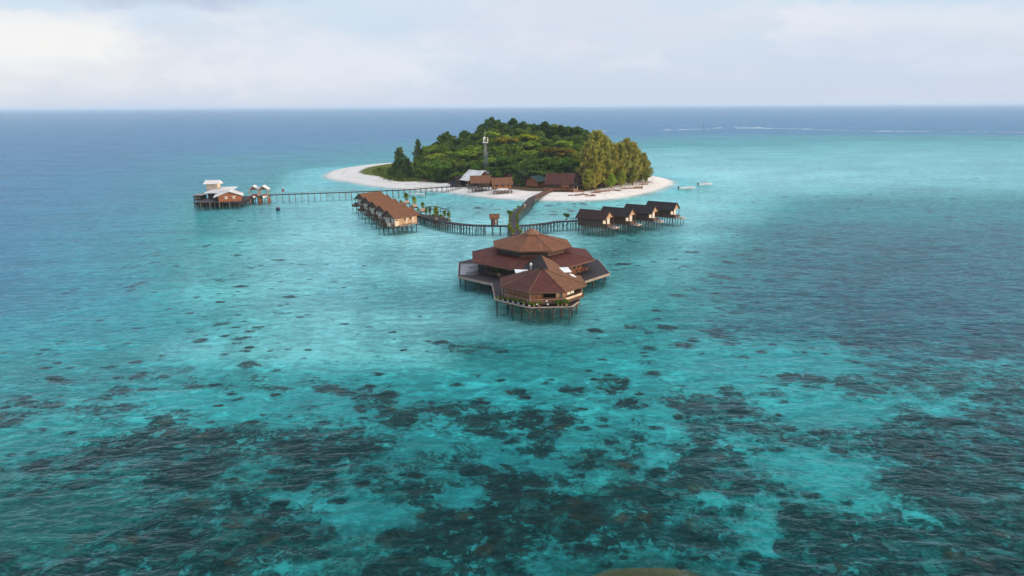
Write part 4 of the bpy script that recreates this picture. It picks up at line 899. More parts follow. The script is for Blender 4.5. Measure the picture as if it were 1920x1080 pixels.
i = MB(); i.v = [(-4.5, 0, 4.0), (4.5, 0, 4.0), (0, 0, 5.45), (-4.5, .15, 4.0), (4.5, .15, 4.0), (0, .15, 5.45)]; i.f = [(0, 1, 2), (5, 4, 3), (0, 3, 4, 1), (1, 4, 5, 2), (2, 5, 3, 0)]; i.build('gable', 'wood_orange', dc, DL, DR_)
rb = MB(); rb.slab([(5.4, -.6, 3.85), (5.4, 10, 3.85), (0, 10, 5.9), (0, -1.0, 5.9)], .18); rb.slab([(-6.4, -.6, 3.55), (0, -1.0, 5.9), (0, 10, 5.9), (-6.4, 10, 3.55)], .18)
rb.build('roof', 'roof_white', dc, DL, DR_)
for x in (-1.5, 1.6):
    wn_ = MB().box(x - .55, x + .55, -.06, -.003, 2.6, 3.6).build('window', 'curtain', dc, DL, DR_)
    MB().slab([(x - .95, -.5, 3.55), (x + .95, -.5, 3.55), (x + .8, -.02, 3.9), (x - .8, -.02, 3.9)], .05).build('window_hood', 'wood_cream', wn_)
bw = MB().prism([(-132, 297.5), (-121, 300.3), (-121, 305), (-132, 305)], 1.6, 4.2); bw.build('rear_wall', 'wood_dark', dc)
MB().slab([(-133.2, 296.2, 4.15), (-121.8, 296.2, 4.15), (-121.6, 304.6, 6.0), (-131.6, 304.6, 6.0)], .16).build('rear_roof', 'roof_white', dc)
tw = MB().box(-134.4, -129.6, 302.3, 305.7, 4.2, 7.35).build('tower', 'wood_cream', dc)
MB().loft([[(-135.4, 301.4, 7.36), (-128.6, 301.4, 7.36), (-128.6, 306.6, 7.36), (-135.4, 306.6, 7.36)], [(-135.4, 301.4, 7.5), (-128.6, 301.4, 7.5), (-128.6, 306.6, 7.5), (-135.4, 306.6, 7.5)], [(-135.2, 303.9, 9.0), (-128.8, 303.9, 9.0), (-128.8, 304.1, 9.0), (-135.2, 304.1, 9.0)]]).build('tower_roof', 'roof_white', tw)
sh_ = thing('equipment_shed', 'low dark shed with flat pale roof at the seaward end of the dive centre', 'shed', (-135.6, 297.5, 0), R(-8))
MB().box(-2.2, 1.8, -1.8, 2.5, 1.0, 1.3).build('deck', 'wood_dark', sh_)
MB().box(-1.9, 1.6, -1.2, 2.3, 1.3, 3.0).build('wall', 'wood_dark', sh_)
MB().slab([(-2.3, -2.0, 3.3), (2.2, -2.0, 3.35), (2.2, 2.6, 3.5), (-2.3, 2.6, 3.45)], .12).build('roof', 'trim_pale', sh_)
for x in (-2, -.7, .6, 1.7):
    for y in (-1.6, 2.3): post(sh_, x, y, -2.8, 3.2 if y < 0 and x in (-2, 1.7) else 1.0, .15, 'wood_dark')
for s_ in (-.9, .5): MB().loft([[(s_ + math.cos(a) * r_ * 1.2, -1.5 + math.sin(a) * r_, z) for a in [j * math.pi / 4 for j in range(8)]] for r_, z in ((.3, 1.3), (.5, 1.6), (.5, 2.3), (.2, 2.6))]).build('gear_heap', 'post_pale', sh_)
walkway('link_walkway', 'dark plank link between the dive centre and the twin boat shelters', [(-114.1, 300), (-110, 301.5)], 2.4, 2.2, 1.4, dense=True)
walkway('rear_walkway', 'plank platform running behind the twin boat shelters', [(-110, 301.6), (-109.1, 301.9)], 2.4, 2.3, 1.0)
# boats
def hull_mesh(L, W, H, m):
    rs = []
    for u_, wv, zb in ((0, .82, .02), (.12, .9, 0), (.4, 1, 0), (.65, .93, .02), (.82, .68, .12), (.93, .36, .28), (1.0, .04, .50)):
        x = -L / 2 + u_ * L; hw = W / 2 * wv; top = H * (1 + .28 * u_ ** 2)
        rs.append([(x, -hw, top), (x, -hw * .88, top * .45), (x, -hw * .35, zb * H - .12), (x, hw * .35, zb * H - .12), (x, hw * .88, top * .45), (x, hw, top), (x, hw * .84, top), (x, hw * .78, top * .62), (x, -hw * .78, top * .62), (x, -hw * .84, top)])
    return MB().loft(rs)
def speedboat(x, y, rz, label, z=0.0, canopy=None, L=6.6, cover=None, group=None):
    t_ = thing('speedboat', label, 'boat', (x, y, z), rz, group)
    hull_mesh(L, 2.1, .85, 'hull').build('hull', 'hull', t_)
    MB().box(-.5, .5, -.4, .4, .5, 1.25).build('console', 'hull', t_)
    MB().slab([(.45, -.4, 1.25), (.45, .4, 1.25), (.25, .36, 1.6), (.25, -.36, 1.6)][::-1], .03).build('windscreen', 'glass', t_)
    MB().box(-1.6, -1.1, -.7, .7, .5, .85).build('seat', 'white', t_)
    for s_ in (-.42, .42):
        mo = MB().loft([[(-L / 2 - .28 + a * .2, s_ + b_ * .16, z_) for a, b_ in ((-1, -1), (1, -1), (1, 1), (-1, 1))] for z_ in (.55, .8)] + [[(-L / 2 - .28 + a * .14, s_ + b_ * .12, 1.3) for a, b_ in ((-1, -1), (1, -1), (1, 1), (-1, 1))]])
        mo.bar((-L / 2 - .25, s_, .6), (-L / 2 - .3, s_, -.4), .09); mo.build('outboard_motor', 'black', t_)
    if canopy:
        MB().slab([(-1.5, -.85, 2.05), (1.0, -.85, 2.1), (1.0, .85, 2.1), (-1.5, .85, 2.05)], .06).build('canopy', canopy, t_)
        for a in (-1.3, .8):
            for s_ in (-.8, .8): MB().bar((a, s_, .8), (a, s_, 2.02), .03).build('canopy_pole', 'metal_white', t_)
    if cover: MB().loft([[(xx, math.cos(a) * .95 * k_, .95 + math.sin(a) * .55 * k_) for a in [j * math.pi / 6 for j in range(7)]] for xx, k_ in ((-2.2, .7), (-1.4, 1), (1.2, 1), (2.2, .6))]).build('cover', cover, t_)
    return t_
c_ = P(781, 366.5, 0); speedboat(c_.x, c_.y, R(178), 'white speedboat with pale canopy moored beside the long jetty', canopy='trim_pale', L=8.0)
c_ = P(1288, 354.3, 0); speedboat(c_.x, c_.y, R(10), 'white open speedboat floating closest to the sandy point', L=8.4)
c_ = P(1322, 347, 0); speedboat(c_.x, c_.y, R(14), 'white speedboat with a small grey canopy floating farther off the point', canopy='metal_grey', L=7.6)
for i, (px_, l1, l2, cov) in enumerate(((477, 'white-roofed boat shelter on stilts next to the dive centre', 'white boat with dark red cover hoisted in the boat shelter next to the dive centre', 'red_cloth'), (495, 'white-roofed boat shelter on stilts where the long jetty begins', 'white boat with bright red cover hoisted in the boat shelter where the jetty begins', 'flag_red'))):
    c_ = P(px_, 378, 0); t_ = thing('boat_shelter', l1, 'boat shelter', (c_.x, c_.y, 0), R(8), 'twin boat shelters')
    hw = 1.75
    for x in (-hw, hw):
        for y in (0, 3.6):
            MB().bar((x, y, 1.9), (x, y, 5.3), .16, n=6).build('column', 'wood_tan', t_); MB().bar((x, y, -2.6), (x, y, 1.9), .36, .32, n=8).build('post', 'wood_warm', t_)
    MB().slab([(0, -.8, 6.9), (0, 4.6, 6.9), (-hw - .7, 4.6, 5.2), (-hw - .7, -.8, 5.2)], .12).slab([(hw + .7, -.8, 5.2), (hw + .7, 4.6, 5.2), (0, 4.6, 6.9), (0, -.8, 6.9)], .12).build('roof', 'roof_white', t_)
    g_ = MB(); g_.v = [(-hw - .1, -.1, 5.1), (hw + .1, -.1, 5.1), (0, -.1, 6.55), (-hw - .1, .05, 5.1), (hw + .1, .05, 5.1), (0, .05, 6.55)]; g_.f = [(0, 1, 2), (5, 4, 3), (0, 3, 4, 1), (1, 4, 5, 2), (2, 5, 3, 0)]; g_.build('gable', 'wood_warm', t_)
    MB().bar((0, .2, 5.3), (0, .2, 3.2), .03).bar((0, 3.4, 5.3), (0, 3.4, 3.2), .03).build('hoist_cable', 'metal_grey', t_)
    M = Matrix.Translation((c_.x, c_.y, 0)) @ Matrix.Rotation(R(8), 4, 'Z'); q_ = M @ Vector((0, 1.4, 0))
    speedboat(q_.x, q_.y, R(-82), l2, z=1.5, L=5.4, cover=cov)
c_ = P(521.5, 393.5, 0); t_ = thing('mooring_float', 'dark blue boxy mooring float alone on the lagoon', 'buoy', (c_.x, c_.y, 0))
MB().loft([[(a * r_, b_ * r_ * .8, z) for a, b_ in ((-1, -.7), (-.7, -1), (.7, -1), (1, -.7), (1, .7), (.7, 1), (-.7, 1), (-1, .7))] for r_, z in ((.6, -.3), (.75, 0), (.75, .7), (.6, .95))]).build('tank', 'float_blue', t_)
MB().box(-.55, .55, -.4, .4, .95, 1.35).build('lid', 'metal_grey', t_)
c_ = P(1319.5, 235, 0); t_ = thing('channel_marker', 'thin dark post marker out beyond the reef edge', 'marker', (c_.x, c_.y, 0))
MB().bar((0, 0, -9), (0, 0, 7), .35, .3).bar((-1.5, 0, -4), (0, 0, 4), .22).bar((1.5, 0, -4), (0, 0, 4), .22).build('pile', 'metal_grey', t_)
MB().box(-.7, .7, -.2, .2, 5.4, 7).build('topmark', 'black', t_)
# ------------------------------------------------------------------ houses on the island
def gz(x, y): return float(ground_z(shore_dist(np.array([[x]]), np.array([[y]])))[0, 0])
def beach_house(name, label, cat, x, y, rz, L, Wd, fz, eh, rh, roof_m, wall_m, stilts=True, over=.8, wins=3, group=None):
    """gable-roofed timber house, ridge along local x, floor at fz above the sand"""
    g0 = gz(x, y); t_ = thing(name, label, cat, (x, y, g0), rz, group)
    MB().box(-L / 2 - .3, L / 2 + .3, -Wd / 2 - .3, Wd / 2 + .3, fz - .25, fz).build('floor', 'wood_mid', t_)
    wo_ = MB().box(-L / 2, L / 2, -Wd / 2, Wd / 2, fz, fz + eh).build('wall', wall_m, t_)
    for s_ in (-1, 1):
        g_ = MB(); a = s_ * L / 2; b_ = a - s_ * .12; z_ = fz + eh + .003
        g_.v = [(a, -Wd / 2, z_), (a, Wd / 2, z_), (a, 0, z_ + rh), (b_, -Wd / 2, z_), (b_, Wd / 2, z_), (b_, 0, z_ + rh)]
        g_.f = [(0, 1, 2), (5, 4, 3), (0, 3, 4, 1), (1, 4, 5, 2), (2, 5, 3, 0)]; g_.build('gable', wall_m, t_)
    k_ = rh / (Wd / 2); ey = Wd / 2 + over; ez = fz + eh - over * k_ + .12; rz_ = fz + eh + rh + .12; xa = L / 2 + over
    ro = MB().slab([(-xa, -ey, ez), (xa, -ey, ez), (xa, 0, rz_), (-xa, 0, rz_)], .15).slab([(-xa, 0, rz_), (xa, 0, rz_), (xa, ey, ez), (-xa, ey, ez)], .15).build('roof', roof_m, t_)
    for s_ in (-1, 1): MB().bar((s_ * (xa + .04), -ey, ez - .05), (s_ * (xa + .04), 0, rz_ - .05), .09, n=4).bar((s_ * (xa + .04), 0, rz_ - .05), (s_ * (xa + .04), ey, ez - .05), .09, n=4).build('barge_board', 'trim', ro)
    for i in range(wins):
        xx = -L / 2 + L * (i + .5) / wins
        wn_ = MB().box(xx - .45, xx + .45, -Wd / 2 - .05, -Wd / 2, fz + .9, fz + eh - .4).build('window', 'glass', t_)
        MB().box(xx - .55, xx + .55, -Wd / 2 - .08, -Wd / 2 - .004, fz + .78, fz + .9).build('sill', 'trim_pale', wn_)
    if stilts:
        n = max(3, int(L / 1.6))
        for i in range(n + 1):
            for s_ in (-1, 1): post(t_, -L / 2 + L * i / n, s_ * Wd / 2, -1.2, fz - .25, .13, 'wood_mid')
    return t_
h2 = beach_house('beach_house', 'tan-roofed stilt house nearest the lagoon with a white awning strip along its front', 'house', -4.6, 318.3, R(10), 8.2, 5.6, 2.1, 2.4, 2.3, 'roof_tan', 'wood_warm', group='tan-roofed stilt houses on the beach')
MB().slab([(-2.6, -4.3, 1.85), (2.4, -4.3, 1.85), (2.4, -3.15, 2.3), (-2.6, -3.15, 2.3)], .08).build('awning', 'white', h2)
MB().box(-4.4, 4.4, -4.2, -3.15, 1.0, 1.2).build('porch_deck', 'wood_mid', h2)
for x in (-4.2, -2.5, -1, .5, 2, 4.2): post(h2, x, -4.0, -1.6, 1.0, .1, 'wood_mid')
h1 = beach_house('beach_house', 'tan-roofed stilt house with dark shaded walls, behind and left of its twin', 'house', -14.8, 327.5, R(6), 8.0, 5.6, 1.9, 2.4, 2.6, 'roof_tan', 'wood_mid', group='tan-roofed stilt houses on the beach')
MB().box(-6.3, 1.0, -5.0, -3.2, 1.3, 1.5).build('porch_deck', 'wood_mid', h1)
for x in (-6, -4, -2, 0): post(h1, x, -4.8, -1.4, 1.3, .1, 'wood_mid')
MB().box(-6.3, -1.5, -5.0, -4.9, 1.5, 2.5).build('porch_panel', 'post_pale', h1)
wh = beach_house('white_roof_house', 'red-walled house with a bright white metal roof behind the tan-roofed houses', 'house', -17.2, 343.5, R(-50), 11, 8, 1.6, 3.0, 2.9, 'roof_white', 'wood_orange', stilts=False, over=1.0)
MB().slab([(-3.5, -8.4, 3.3), (3.6, -8.4, 3.3), (5.2, -4.9, 4.3), (-5.2, -4.9, 4.3)], .14).build('porch_roof', 'roof_white', wh)
for x, y in ((-3.2, -8.1), (3.3, -8.1)): MB().bar((x, y, 0), (x, y, 3.2), .12).build('porch_column', 'wood_warm', wh)
a_ = thing('white_roof_annex', 'small annex with a flat bright white roof half hidden by trees under the mast', 'house', (-11.2, 352, 1.7), R(4))
MB().box(-4, 4, -2.5, 2.5, 0, 5.3).build('wall', 'wood_warm', a_); MB().slab([(-5, -3.2, 5.4), (4.8, -3.2, 5.4), (4.8, 3, 6.3), (-5, 3, 6.3)], .14).build('roof', 'roof_white', a_)
beach_house('thatch_hut', 'small dark brown hut with steep roof at the beach end of the long jetty', 'hut', -26.6, 343.5, R(65), 5.2, 5.6, .4, 1.6, 3.0, 'roof_darkred', 'wood_dark', stilts=False, over=.9, wins=1)
beach_house('orange_house', 'orange-walled house half hidden under the trees behind the beach', 'house', .8, 350, R(60), 7, 5.5, .6, 3.2, 2.4, 'roof_dark', 'wood_orange', stilts=False)
gh_ = beach_house('green_roof_house', 'red plank house with a dark green roof between the trees and the beach', 'house', 13.2, 337.5, R(48), 10, 7.4, .5, 2.9, 1.9, 'roof_green', 'wood_orange', stilts=False, over=1.1, wins=0)
MB().slab([(2.6, -7.4, 2.7), (7.4, -7.4, 2.7), (7.2, -3.6, 3.5), (2.4, -3.6, 3.5)], .12).build('porch_roof', 'roof_green', gh_)
for x in (2.9, 7.1): MB().bar((x, -7.1, 0), (x, -7.1, 2.6), .1).build('porch_column', 'wood_mid', gh_)
rh_ = beach_house('red_roof_house', 'large stilt house with a dark red roof where the main walkway meets the beach', 'house', 22.8, 321.5, R(-9), 11.2, 8.6, 1.9, 2.2, 3.9, 'roof_plum', 'wood_mid', over=1.0, wins=2)
MB().box(1.0, 4.6, -4.7, -4.4, 1.9, 3.6).build('porch_panel', 'wood_warm', rh_)
for x in np.linspace(-7, 6.5, 13): MB().bar((float(x), -5.6, -1.4), (float(x), -5.6, 1.9), .09).build('porch_post', 'wood_warm', rh_)
MB().box(-7, 6.5, -5.8, -4.6, 1.0, 1.2).build('porch_deck', 'wood_warm', rh_)
rw = beach_house('red_roof_wing', 'dark red roofed wing house tucked between the large stilt house and the pale trees', 'house', 30.8, 329.5, R(62), 9, 7.5, 1.3, 2.6, 3.6, 'roof_plum', 'wood_mid', stilts=False, wins=1)
ck = thing('beach_kiosk', 'small tan pillar booth at the gable end of the large red-roofed house', 'booth', (29.6, 316.0, 1.2), R(-9))
for sx in (-1, 1):
    for sy in (-1, 1): MB().bar((sx * .8, sy * .8, -.6), (sx * .8, sy * .8, 3.0), .14).build('column', 'wood_tan', ck)
MB().box(-.9, .9, -.9, .9, .3, 1.7).build('counter', 'wood_tan', ck)
MB().loft([[(-1.5, -1.5, 3.0), (1.5, -1.5, 3.0), (1.5, 1.5, 3.0), (-1.5, 1.5, 3.0)], [(-.1, -.1, 5.2), (.1, -.1, 5.2), (.1, .1, 5.2), (-.1, .1, 5.2)]]).build('roof', 'roof_dark', ck)
c_ = P(848, 350, 1.2); bb = thing('notice_stand', 'bright blue board on legs standing on the sand near the jetty', 'sign', (c_.x, c_.y, gz(c_.x, c_.y)), R(5))
MB().box(-1.0, 1.0, -.08, .08, .7, 2.0).build('board', 'blue_paint', bb)
for s_ in (-.9, .9): MB().bar((s_, 0, -.2), (s_, 0, 2.1), .07).build('leg', 'blue_paint', bb)
# lattice mast
tx, ty = P(910, 338, 1.7).x * 0 + D(910, 300, 362).x, 362.0; tz = gz(tx, ty); top = D(910, 262, 362).z - tz
ms = thing('lattice_mast', 'tall grey steel lattice mast with a pale antenna head rising from the trees', 'mast', (tx, ty, tz))
lt = MB(); nS = 11
def mw_(u_): return 1.35 * (1 - u_) + .62 * u_
for s_ in range(3):
    an = s_ * 2 * math.pi / 3 + .4; lt.bar((math.cos(an) * 1.35, math.sin(an) * 1.35, -.2), (math.cos(an) * .62, math.sin(an) * .62, top - 1.5), .13, .10, 5)
    an2 = an + 2 * math.pi / 3
    for i in range(nS):
        u0, u1 = i / nS, (i + 1) / nS; z0, z1 = u0 * (top - 1.5), u1 * (top - 1.5)
        lt.bar((math.cos(an) * mw_(u0), math.sin(an) * mw_(u0), z0), (math.cos(an2) * mw_(u1), math.sin(an2) * mw_(u1), z1), .07, n=4)
        lt.bar((math.cos(an) * mw_(u1), math.sin(an) * mw_(u1), z1), (math.cos(an2) * mw_(u1), math.sin(an2) * mw_(u1), z1), .07, n=4)
lt.build('lattice', 'metal_grey', ms)
hd = MB().prism([(math.cos(a) * 1.6, math.sin(a) * 1.6) for a in [i * math.pi / 3 for i in range(6)]], top - 1.6, top - 1.3)
for a in range(3): hd.bar((math.cos(a * 2.1) * 1.3, math.sin(a * 2.1) * 1.3, top - 1.4), (math.cos(a * 2.1) * 1.4, math.sin(a * 2.1) * 1.4, top + 1.2), .22)
hdo = hd.build('antenna_platform', 'metal_white', ms)
MB().bar((0, 0, top - 1.4), (0, 0, top + 5), .06).build('whip_antenna', 'metal_white', ms)
MB().loft([[(-.3 + math.cos(a) * r_, math.sin(a) * r_, top + z) for a in [i * math.pi / 3 for i in range(6)]] for r_, z in ((.2, .3), (.5, .7), (.5, 1.2), (.2, 1.5))]).build('beacon', 'white', ms)
pl_ = thing('slim_pole', 'slim grey pole with a small top bracket standing right of the lattice mast', 'pole', (D(914.5, 300, 360).x, 360, 1.7))
MB().bar((0, 0, -.2), (0, 0, 15.2), .16, .1).build('pole', 'metal_grey', pl_)
MB().bar((-.5, 0, 14.2), (.5, 0, 15.2), .1).bar((.5, 0, 15.2), (1.4, 0, 15.6), .1).build('bracket', 'trim_pale', pl_)

# ------------------------------------------------------------------ trees
def crown_clumps(kind):
    out = []
    if kind == 'broad':       # spreading, layered
        for _ in range(22):
            a = random.random() * 6.28; r_ = 5.2 * math.sqrt(random.random()); z = 2.3 * (1 - (r_ / 6.0) ** 2) + random.uniform(-.9, .5); s_ = random.uniform(1.3, 2.3)
            out.append((r_ * math.cos(a), r_ * math.sin(a), z, s_, s_, s_ * .55))
        for _ in range(9):
            a = random.random() * 6.28; r_ = 4.0 * math.sqrt(random.random()); s_ = random.uniform(1.2, 2.0); out.append((r_ * math.cos(a), r_ * math.sin(a), random.uniform(-4.2, -1.0), s_, s_, s_ * .6))
    elif kind == 'round':
        for _ in range(26):
            d = Vector((random.gauss(0, 1), random.gauss(0, 1), random.gauss(.35, .8))).normalized(); r_ = random.uniform(2.2, 3.5); s_ = random.uniform(1.0, 1.9)
            out.append((d.x * r_, d.y * r_, d.z * r_ * 1.05, s_, s_, s_ * .8))
    elif kind == 'flat':      # umbrella of separate plates
        for _ in range(16):
            a = random.random() * 6.28; r_ = 6.2 * math.sqrt(random.random()); s_ = random.uniform(1.5, 2.6)
            out.append((r_ * math.cos(a), r_ * math.sin(a), random.choice((1.6, .6, -.6)) * (1 - r_ / 9) + random.uniform(-.3, .3), s_, s_, s_ * .32))
        for _ in range(7):
            a = random.random() * 6.28; r_ = 3.6 * math.sqrt(random.random()); s_ = random.uniform(1.3, 2.0); out.append((r_ * math.cos(a), r_ * math.sin(a), random.uniform(-5.0, -2.2), s_, s_, s_ * .7))
    return out
CROWN = {k_: [leaf_mesh('crown_leaves', crown_clumps(k_), n_, sz, 'leaf', spread=.5, up=u_) for _ in range(v_)] for k_, n_, sz, u_, v_ in (('broad', 3600, .42, .6, 6), ('round', 3000, .38, .35, 5), ('flat', 3000, .42, .9, 4))}
def trunk_mesh(h, kind):
    b_ = MB(); lean = random.uniform(-.06, .06)
    p = Vector((0, 0, -.5)); fork = Vector((lean * h, random.uniform(-.05, .05) * h, h * .62))
    b_.bar(p, fork, .34, .22, 7)
    for j in range(5):
        a = j * 1.26 + random.random(); q_ = Vector((math.cos(a) * 2.6, math.sin(a) * 2.6, h * random.uniform(.85, 1.05))); mid = fork.lerp(q_, .5) + Vector((0, 0, -.05 * h)); b_.bar(fork - Vector((0, 0, .3)), mid, .16, .11, 5); b_.bar(mid - (mid - fork) * .05, q_, .11, .05, 5)
    return b_.mesh('trunk_wood', 'bark')
TRUNK = [trunk_mesh(10, 0) for _ in range(4)]
def tree(px_, py_, Y, kind, s_, col, label, group=None, name='broadleaf_tree'):
    c_ = D(px_, py_, Y); g0 = gz(c_.x, c_.y); hgt = max(c_.z - g0, 2.0)
    t_ = thing(name, label, 'tree', (c_.x, c_.y, g0), random.random() * 6.28, group)
    put('trunk', random.choice(TRUNK), t_, scale=(s_ * .9, s_ * .9, hgt / 10))
    zs = s_ * random.uniform(.85, 1.12)
    o = put('crown', random.choice(CROWN[kind]), t_, (0, 0, hgt), 0, scale=(s_ * random.uniform(.9, 1.1), s_ * random.uniform(.9, 1.1), zs)); o.color = (*col, 1)
    return t_
def jit(c, a=.24):
    k_ = random.uniform(1 - a, 1 + a); return (c[0] * k_ * random.uniform(.9, 1.12), c[1] * k_, c[2] * k_ * random.uniform(.85, 1.15))
SKX = [786, 800, 815, 830, 850, 872, 890, 910, 925, 960, 1000, 1040, 1075, 1100, 1130]
SKY_ = [300, 292, 276, 265, 263, 263, 258, 250, 246, 244, 246, 250, 254, 258, 262]
BTX = [780, 800, 830, 870, 900, 950, 1000, 1050, 1100]; BTY = [326, 331, 336, 333, 318, 318, 325, 324, 330]
FYX = [780, 830, 870, 950, 1040, 1100]; FYY = [392, 372, 358, 352, 346, 340]
MID = (.95, 1.0, .9); LIGHT = (1.75, 1.55, 1.05); DARK = (.55, .72, .75); YEL = (2.3, 1.7, .9); RUST = (2.2, 1.05, .8)
LBT = {'mid': ('mid green broadleaf tree in the closed canopy of the island wood', 'mid green trees of the island wood'),
       'light': ('light green tree standing out against the closed canopy of the island wood', 'light green trees of the island wood'),
       'dark': ('dark green round-topped tree on the skyline of the island wood', 'dark skyline trees of the island wood'),
       'front': ('green broadleaf tree with low crown at the front edge of the island wood', 'front edge trees of the island wood')}
rows = 8
for r_ in range(rows):
    u_ = r_ / (rows - 1); x = 792 + (r_ % 2) * 11
    while x < 1112:
        px_ = x + random.uniform(-5, 5); yb, yt = np.interp(px_, BTX, BTY), np.interp(px_, SKX, SKY_); Y0 = np.interp(px_, FYX, FYY)
        py_ = yb + (yt - yb) * u_ + random.uniform(-3, 3); Y = Y0 + (452 - Y0) * u_ ** 1.1 * (1 if px_ > 830 else .6)
        x += random.uniform(19, 26)
        if 900 < px_ < 926 and Y < 366: Y = 368
        kind = random.choice(('broad', 'broad', 'round', 'flat') if u_ < .8 else ('round', 'broad'))
        key = 'front' if r_ == 0 else 'light' if random.random() < .27 else 'mid'
        col = jit(LIGHT if key == 'light' else MID)
        tree(px_, py_, Y, kind, random.uniform(.75, 1.4), col, *LBT[key])
# lower second storey of the wood, seen through its gaps
for r_ in range(6):
    u_ = (r_ + .5) / 6; x = 798 + (r_ % 2) * 13
    while x < 1108:
        px_ = x + random.uniform(-6, 6); yb, yt = np.interp(px_, BTX, BTY), np.interp(px_, SKX, SKY_); Y0 = np.interp(px_, FYX, FYY)
        py_ = yb + (yt - yb) * u_ + 5; Y = Y0 + (452 - Y0) * u_ ** 1.1 * (1 if px_ > 830 else .6) + 5; x += random.uniform(25, 32)
        if 896 < px_ < 930 and Y < 372: continue
        tree(px_, py_, Y, 'round', random.uniform(1.05, 1.25), jit((.75, .85, .8)), 'dark green understorey tree showing between the crowns of the island wood', 'understorey trees of the island wood')
for px_ in range(800, 1110, 24):      # the far side of the wood
    yt = np.interp(px_, SKX, SKY_); tree(px_ + random.uniform(-5, 5), yt + 9, 466 + random.uniform(-6, 10), 'round', 1.25, jit(DARK, .12), 'dark green understorey tree showing between the crowns of the island wood', 'understorey trees of the island wood')
# the dark crowns that make the skyline
for px_, py_, s_ in ((921, 240, 1.0), (931, 243, 1.05), (945, 243, 1.1), (958, 240, 1.15), (969, 244, 1.0), (981, 241, 1.1), (993, 244, 1.0), (1004, 246, 1.0), (1023, 241, 1.05), (1016, 250, 1.0), (1035, 252, 1.0), (1049, 249, 1.15), (1060, 252, 1.0), (1070, 254, 1.0), (1083, 256, 1.1), (1096, 257, 1.0), (905, 250, .9), (940, 254, 1.0), (975, 254, 1.0)):
    tree(px_, py_ + random.choice((-6, -3, 0, 2)), 448 + random.uniform(-8, 12), 'round', s_ * random.uniform(.8, 1.1), jit(DARK, .12), *LBT['dark'])
for px_, py_, Y, s_, l_ in ((931, 234, 452, .8, 'dark pointed tree standing above the skyline at the left end of the tall crowns'), (962, 231, 455, .85, 'dark tree topping the skyline of the island wood'), (1022, 236, 450, .75, 'dark narrow tree sticking up right of the middle of the skyline'), (1051, 243, 445, .7, 'dark tree sticking up from the skyline above the casuarina clump'), (838, 257, 420, .7, 'tree sticking up from the left slope of the canopy')):
    tree(px_, py_, Y, 'round', s_, jit(DARK, .1), l_)
# trees one can pick out
for px_, py_, Y, kind, s_, col, l_ in (
    (922, 254, 425, 'broad', .85, (2.3, 2.1, 1.1), 'pale yellow-green tree just right of the top of the lattice mast'),
    (948, 264, 405, 'flat', 1.05, (2.4, 1.35, .8), 'russet flat-topped tree in the wood right of the lattice mast'),
    (990, 262, 412, 'broad', 1.05, (2.4, 1.75, .8), 'golden yellow crowned tree in the middle of the wood'),
    (1046, 285, 378, 'flat', 1.35, (1.6, .80, .75), 'broad reddish-brown flat crown in the wood above the red-roofed house'),
    (1060, 272, 398, 'broad', 1.0, (1.9, 1.8, 1.0), 'bright green crown behind the reddish-brown flat tree'),
    (820, 312, 366, 'flat', 1.35, (1.0, 1.15, .9), 'wide spreading green tree above the blue board on the beach'),
    (862, 288, 376, 'flat', 1.3, (1.5, 1.5, 1.0), 'wide layered light green tree left of the lattice mast'),
    (945, 306, 358, 'broad', 1.15, (.85, 1.0, .9), 'round-headed green tree with bare forked limbs right of the mast'),
    (1062, 312, 340, 'broad', 1.0, (.8, .95, .85), 'green tree with pale bare trunk rising behind the red-roofed house'),
    (928, 330, 345, 'broad', .75, (1.0, 1.1, .9), 'low green tree squeezed between the white annex and the tan-roofed houses'),
    (965, 338, 340, 'round', .55, (1.0, 1.15, .9), 'small bushy tree right of the tan-roofed house near the lagoon')):
    tree(px_, py_, Y, kind, s_, col, l_)
# feathery casuarinas
def casuarina_mesh(seed, h=20.0, rad=4.6, n=5200):
    g = np.random.default_rng(seed); nb = 85
    zb = h * (.06 + .90 * g.random(nb) ** .9); an = g.random(nb) * 6.283
    prof = np.interp(zb / h, [0, .12, .3, .6, .85, 1], [.55, .9, 1, .68, .34, .08]) * rad * (.5 + .75 * g.random(nb))
    k_ = g.integers(0, nb, n); t_ = g.random(n) ** .6
    base = np.stack([np.zeros(n), np.zeros(n), zb[k_]], 1)
    dr = np.stack([np.cos(an[k_]), np.sin(an[k_]), .75 + .25 * g.random(n)], 1)
    p = base + dr * (prof[k_] * t_)[:, None] + g.normal(scale=.27, size=(n, 3)); p[:, 2] = np.minimum(p[:, 2], h)
    ax = dr * np.array([.7, .7, 1]) + g.normal(scale=.38, size=(n, 3)); ax /= np.linalg.norm(ax, axis=1, keepdims=True)
    sd = np.cross(ax, g.normal(size=(n, 3))); sd /= np.linalg.norm(sd, axis=1, keepdims=True)
    L = (.55 + .5 * g.random((n, 1))); Wd = .13 + .07 * g.random((n, 1))
    v_ = np.stack([p - ax * L, p + sd * Wd, p + ax * L, p - sd * Wd], 1).reshape(-1, 3)
    me = bpy.data.meshes.new('casuarina_needles'); me.from_pydata(v_.tolist(), [], np.arange(4 * n).reshape(n, 4).tolist()); me.materials.append(MATS['needle']); me.update(); return me
CAS = [casuarina_mesh(s_) for s_ in range(5)]
CTR = MB().bar((0, 0, -.5), (.2, .1, 19), .32, .06, 6).mesh('casuarina_stem', 'bark')
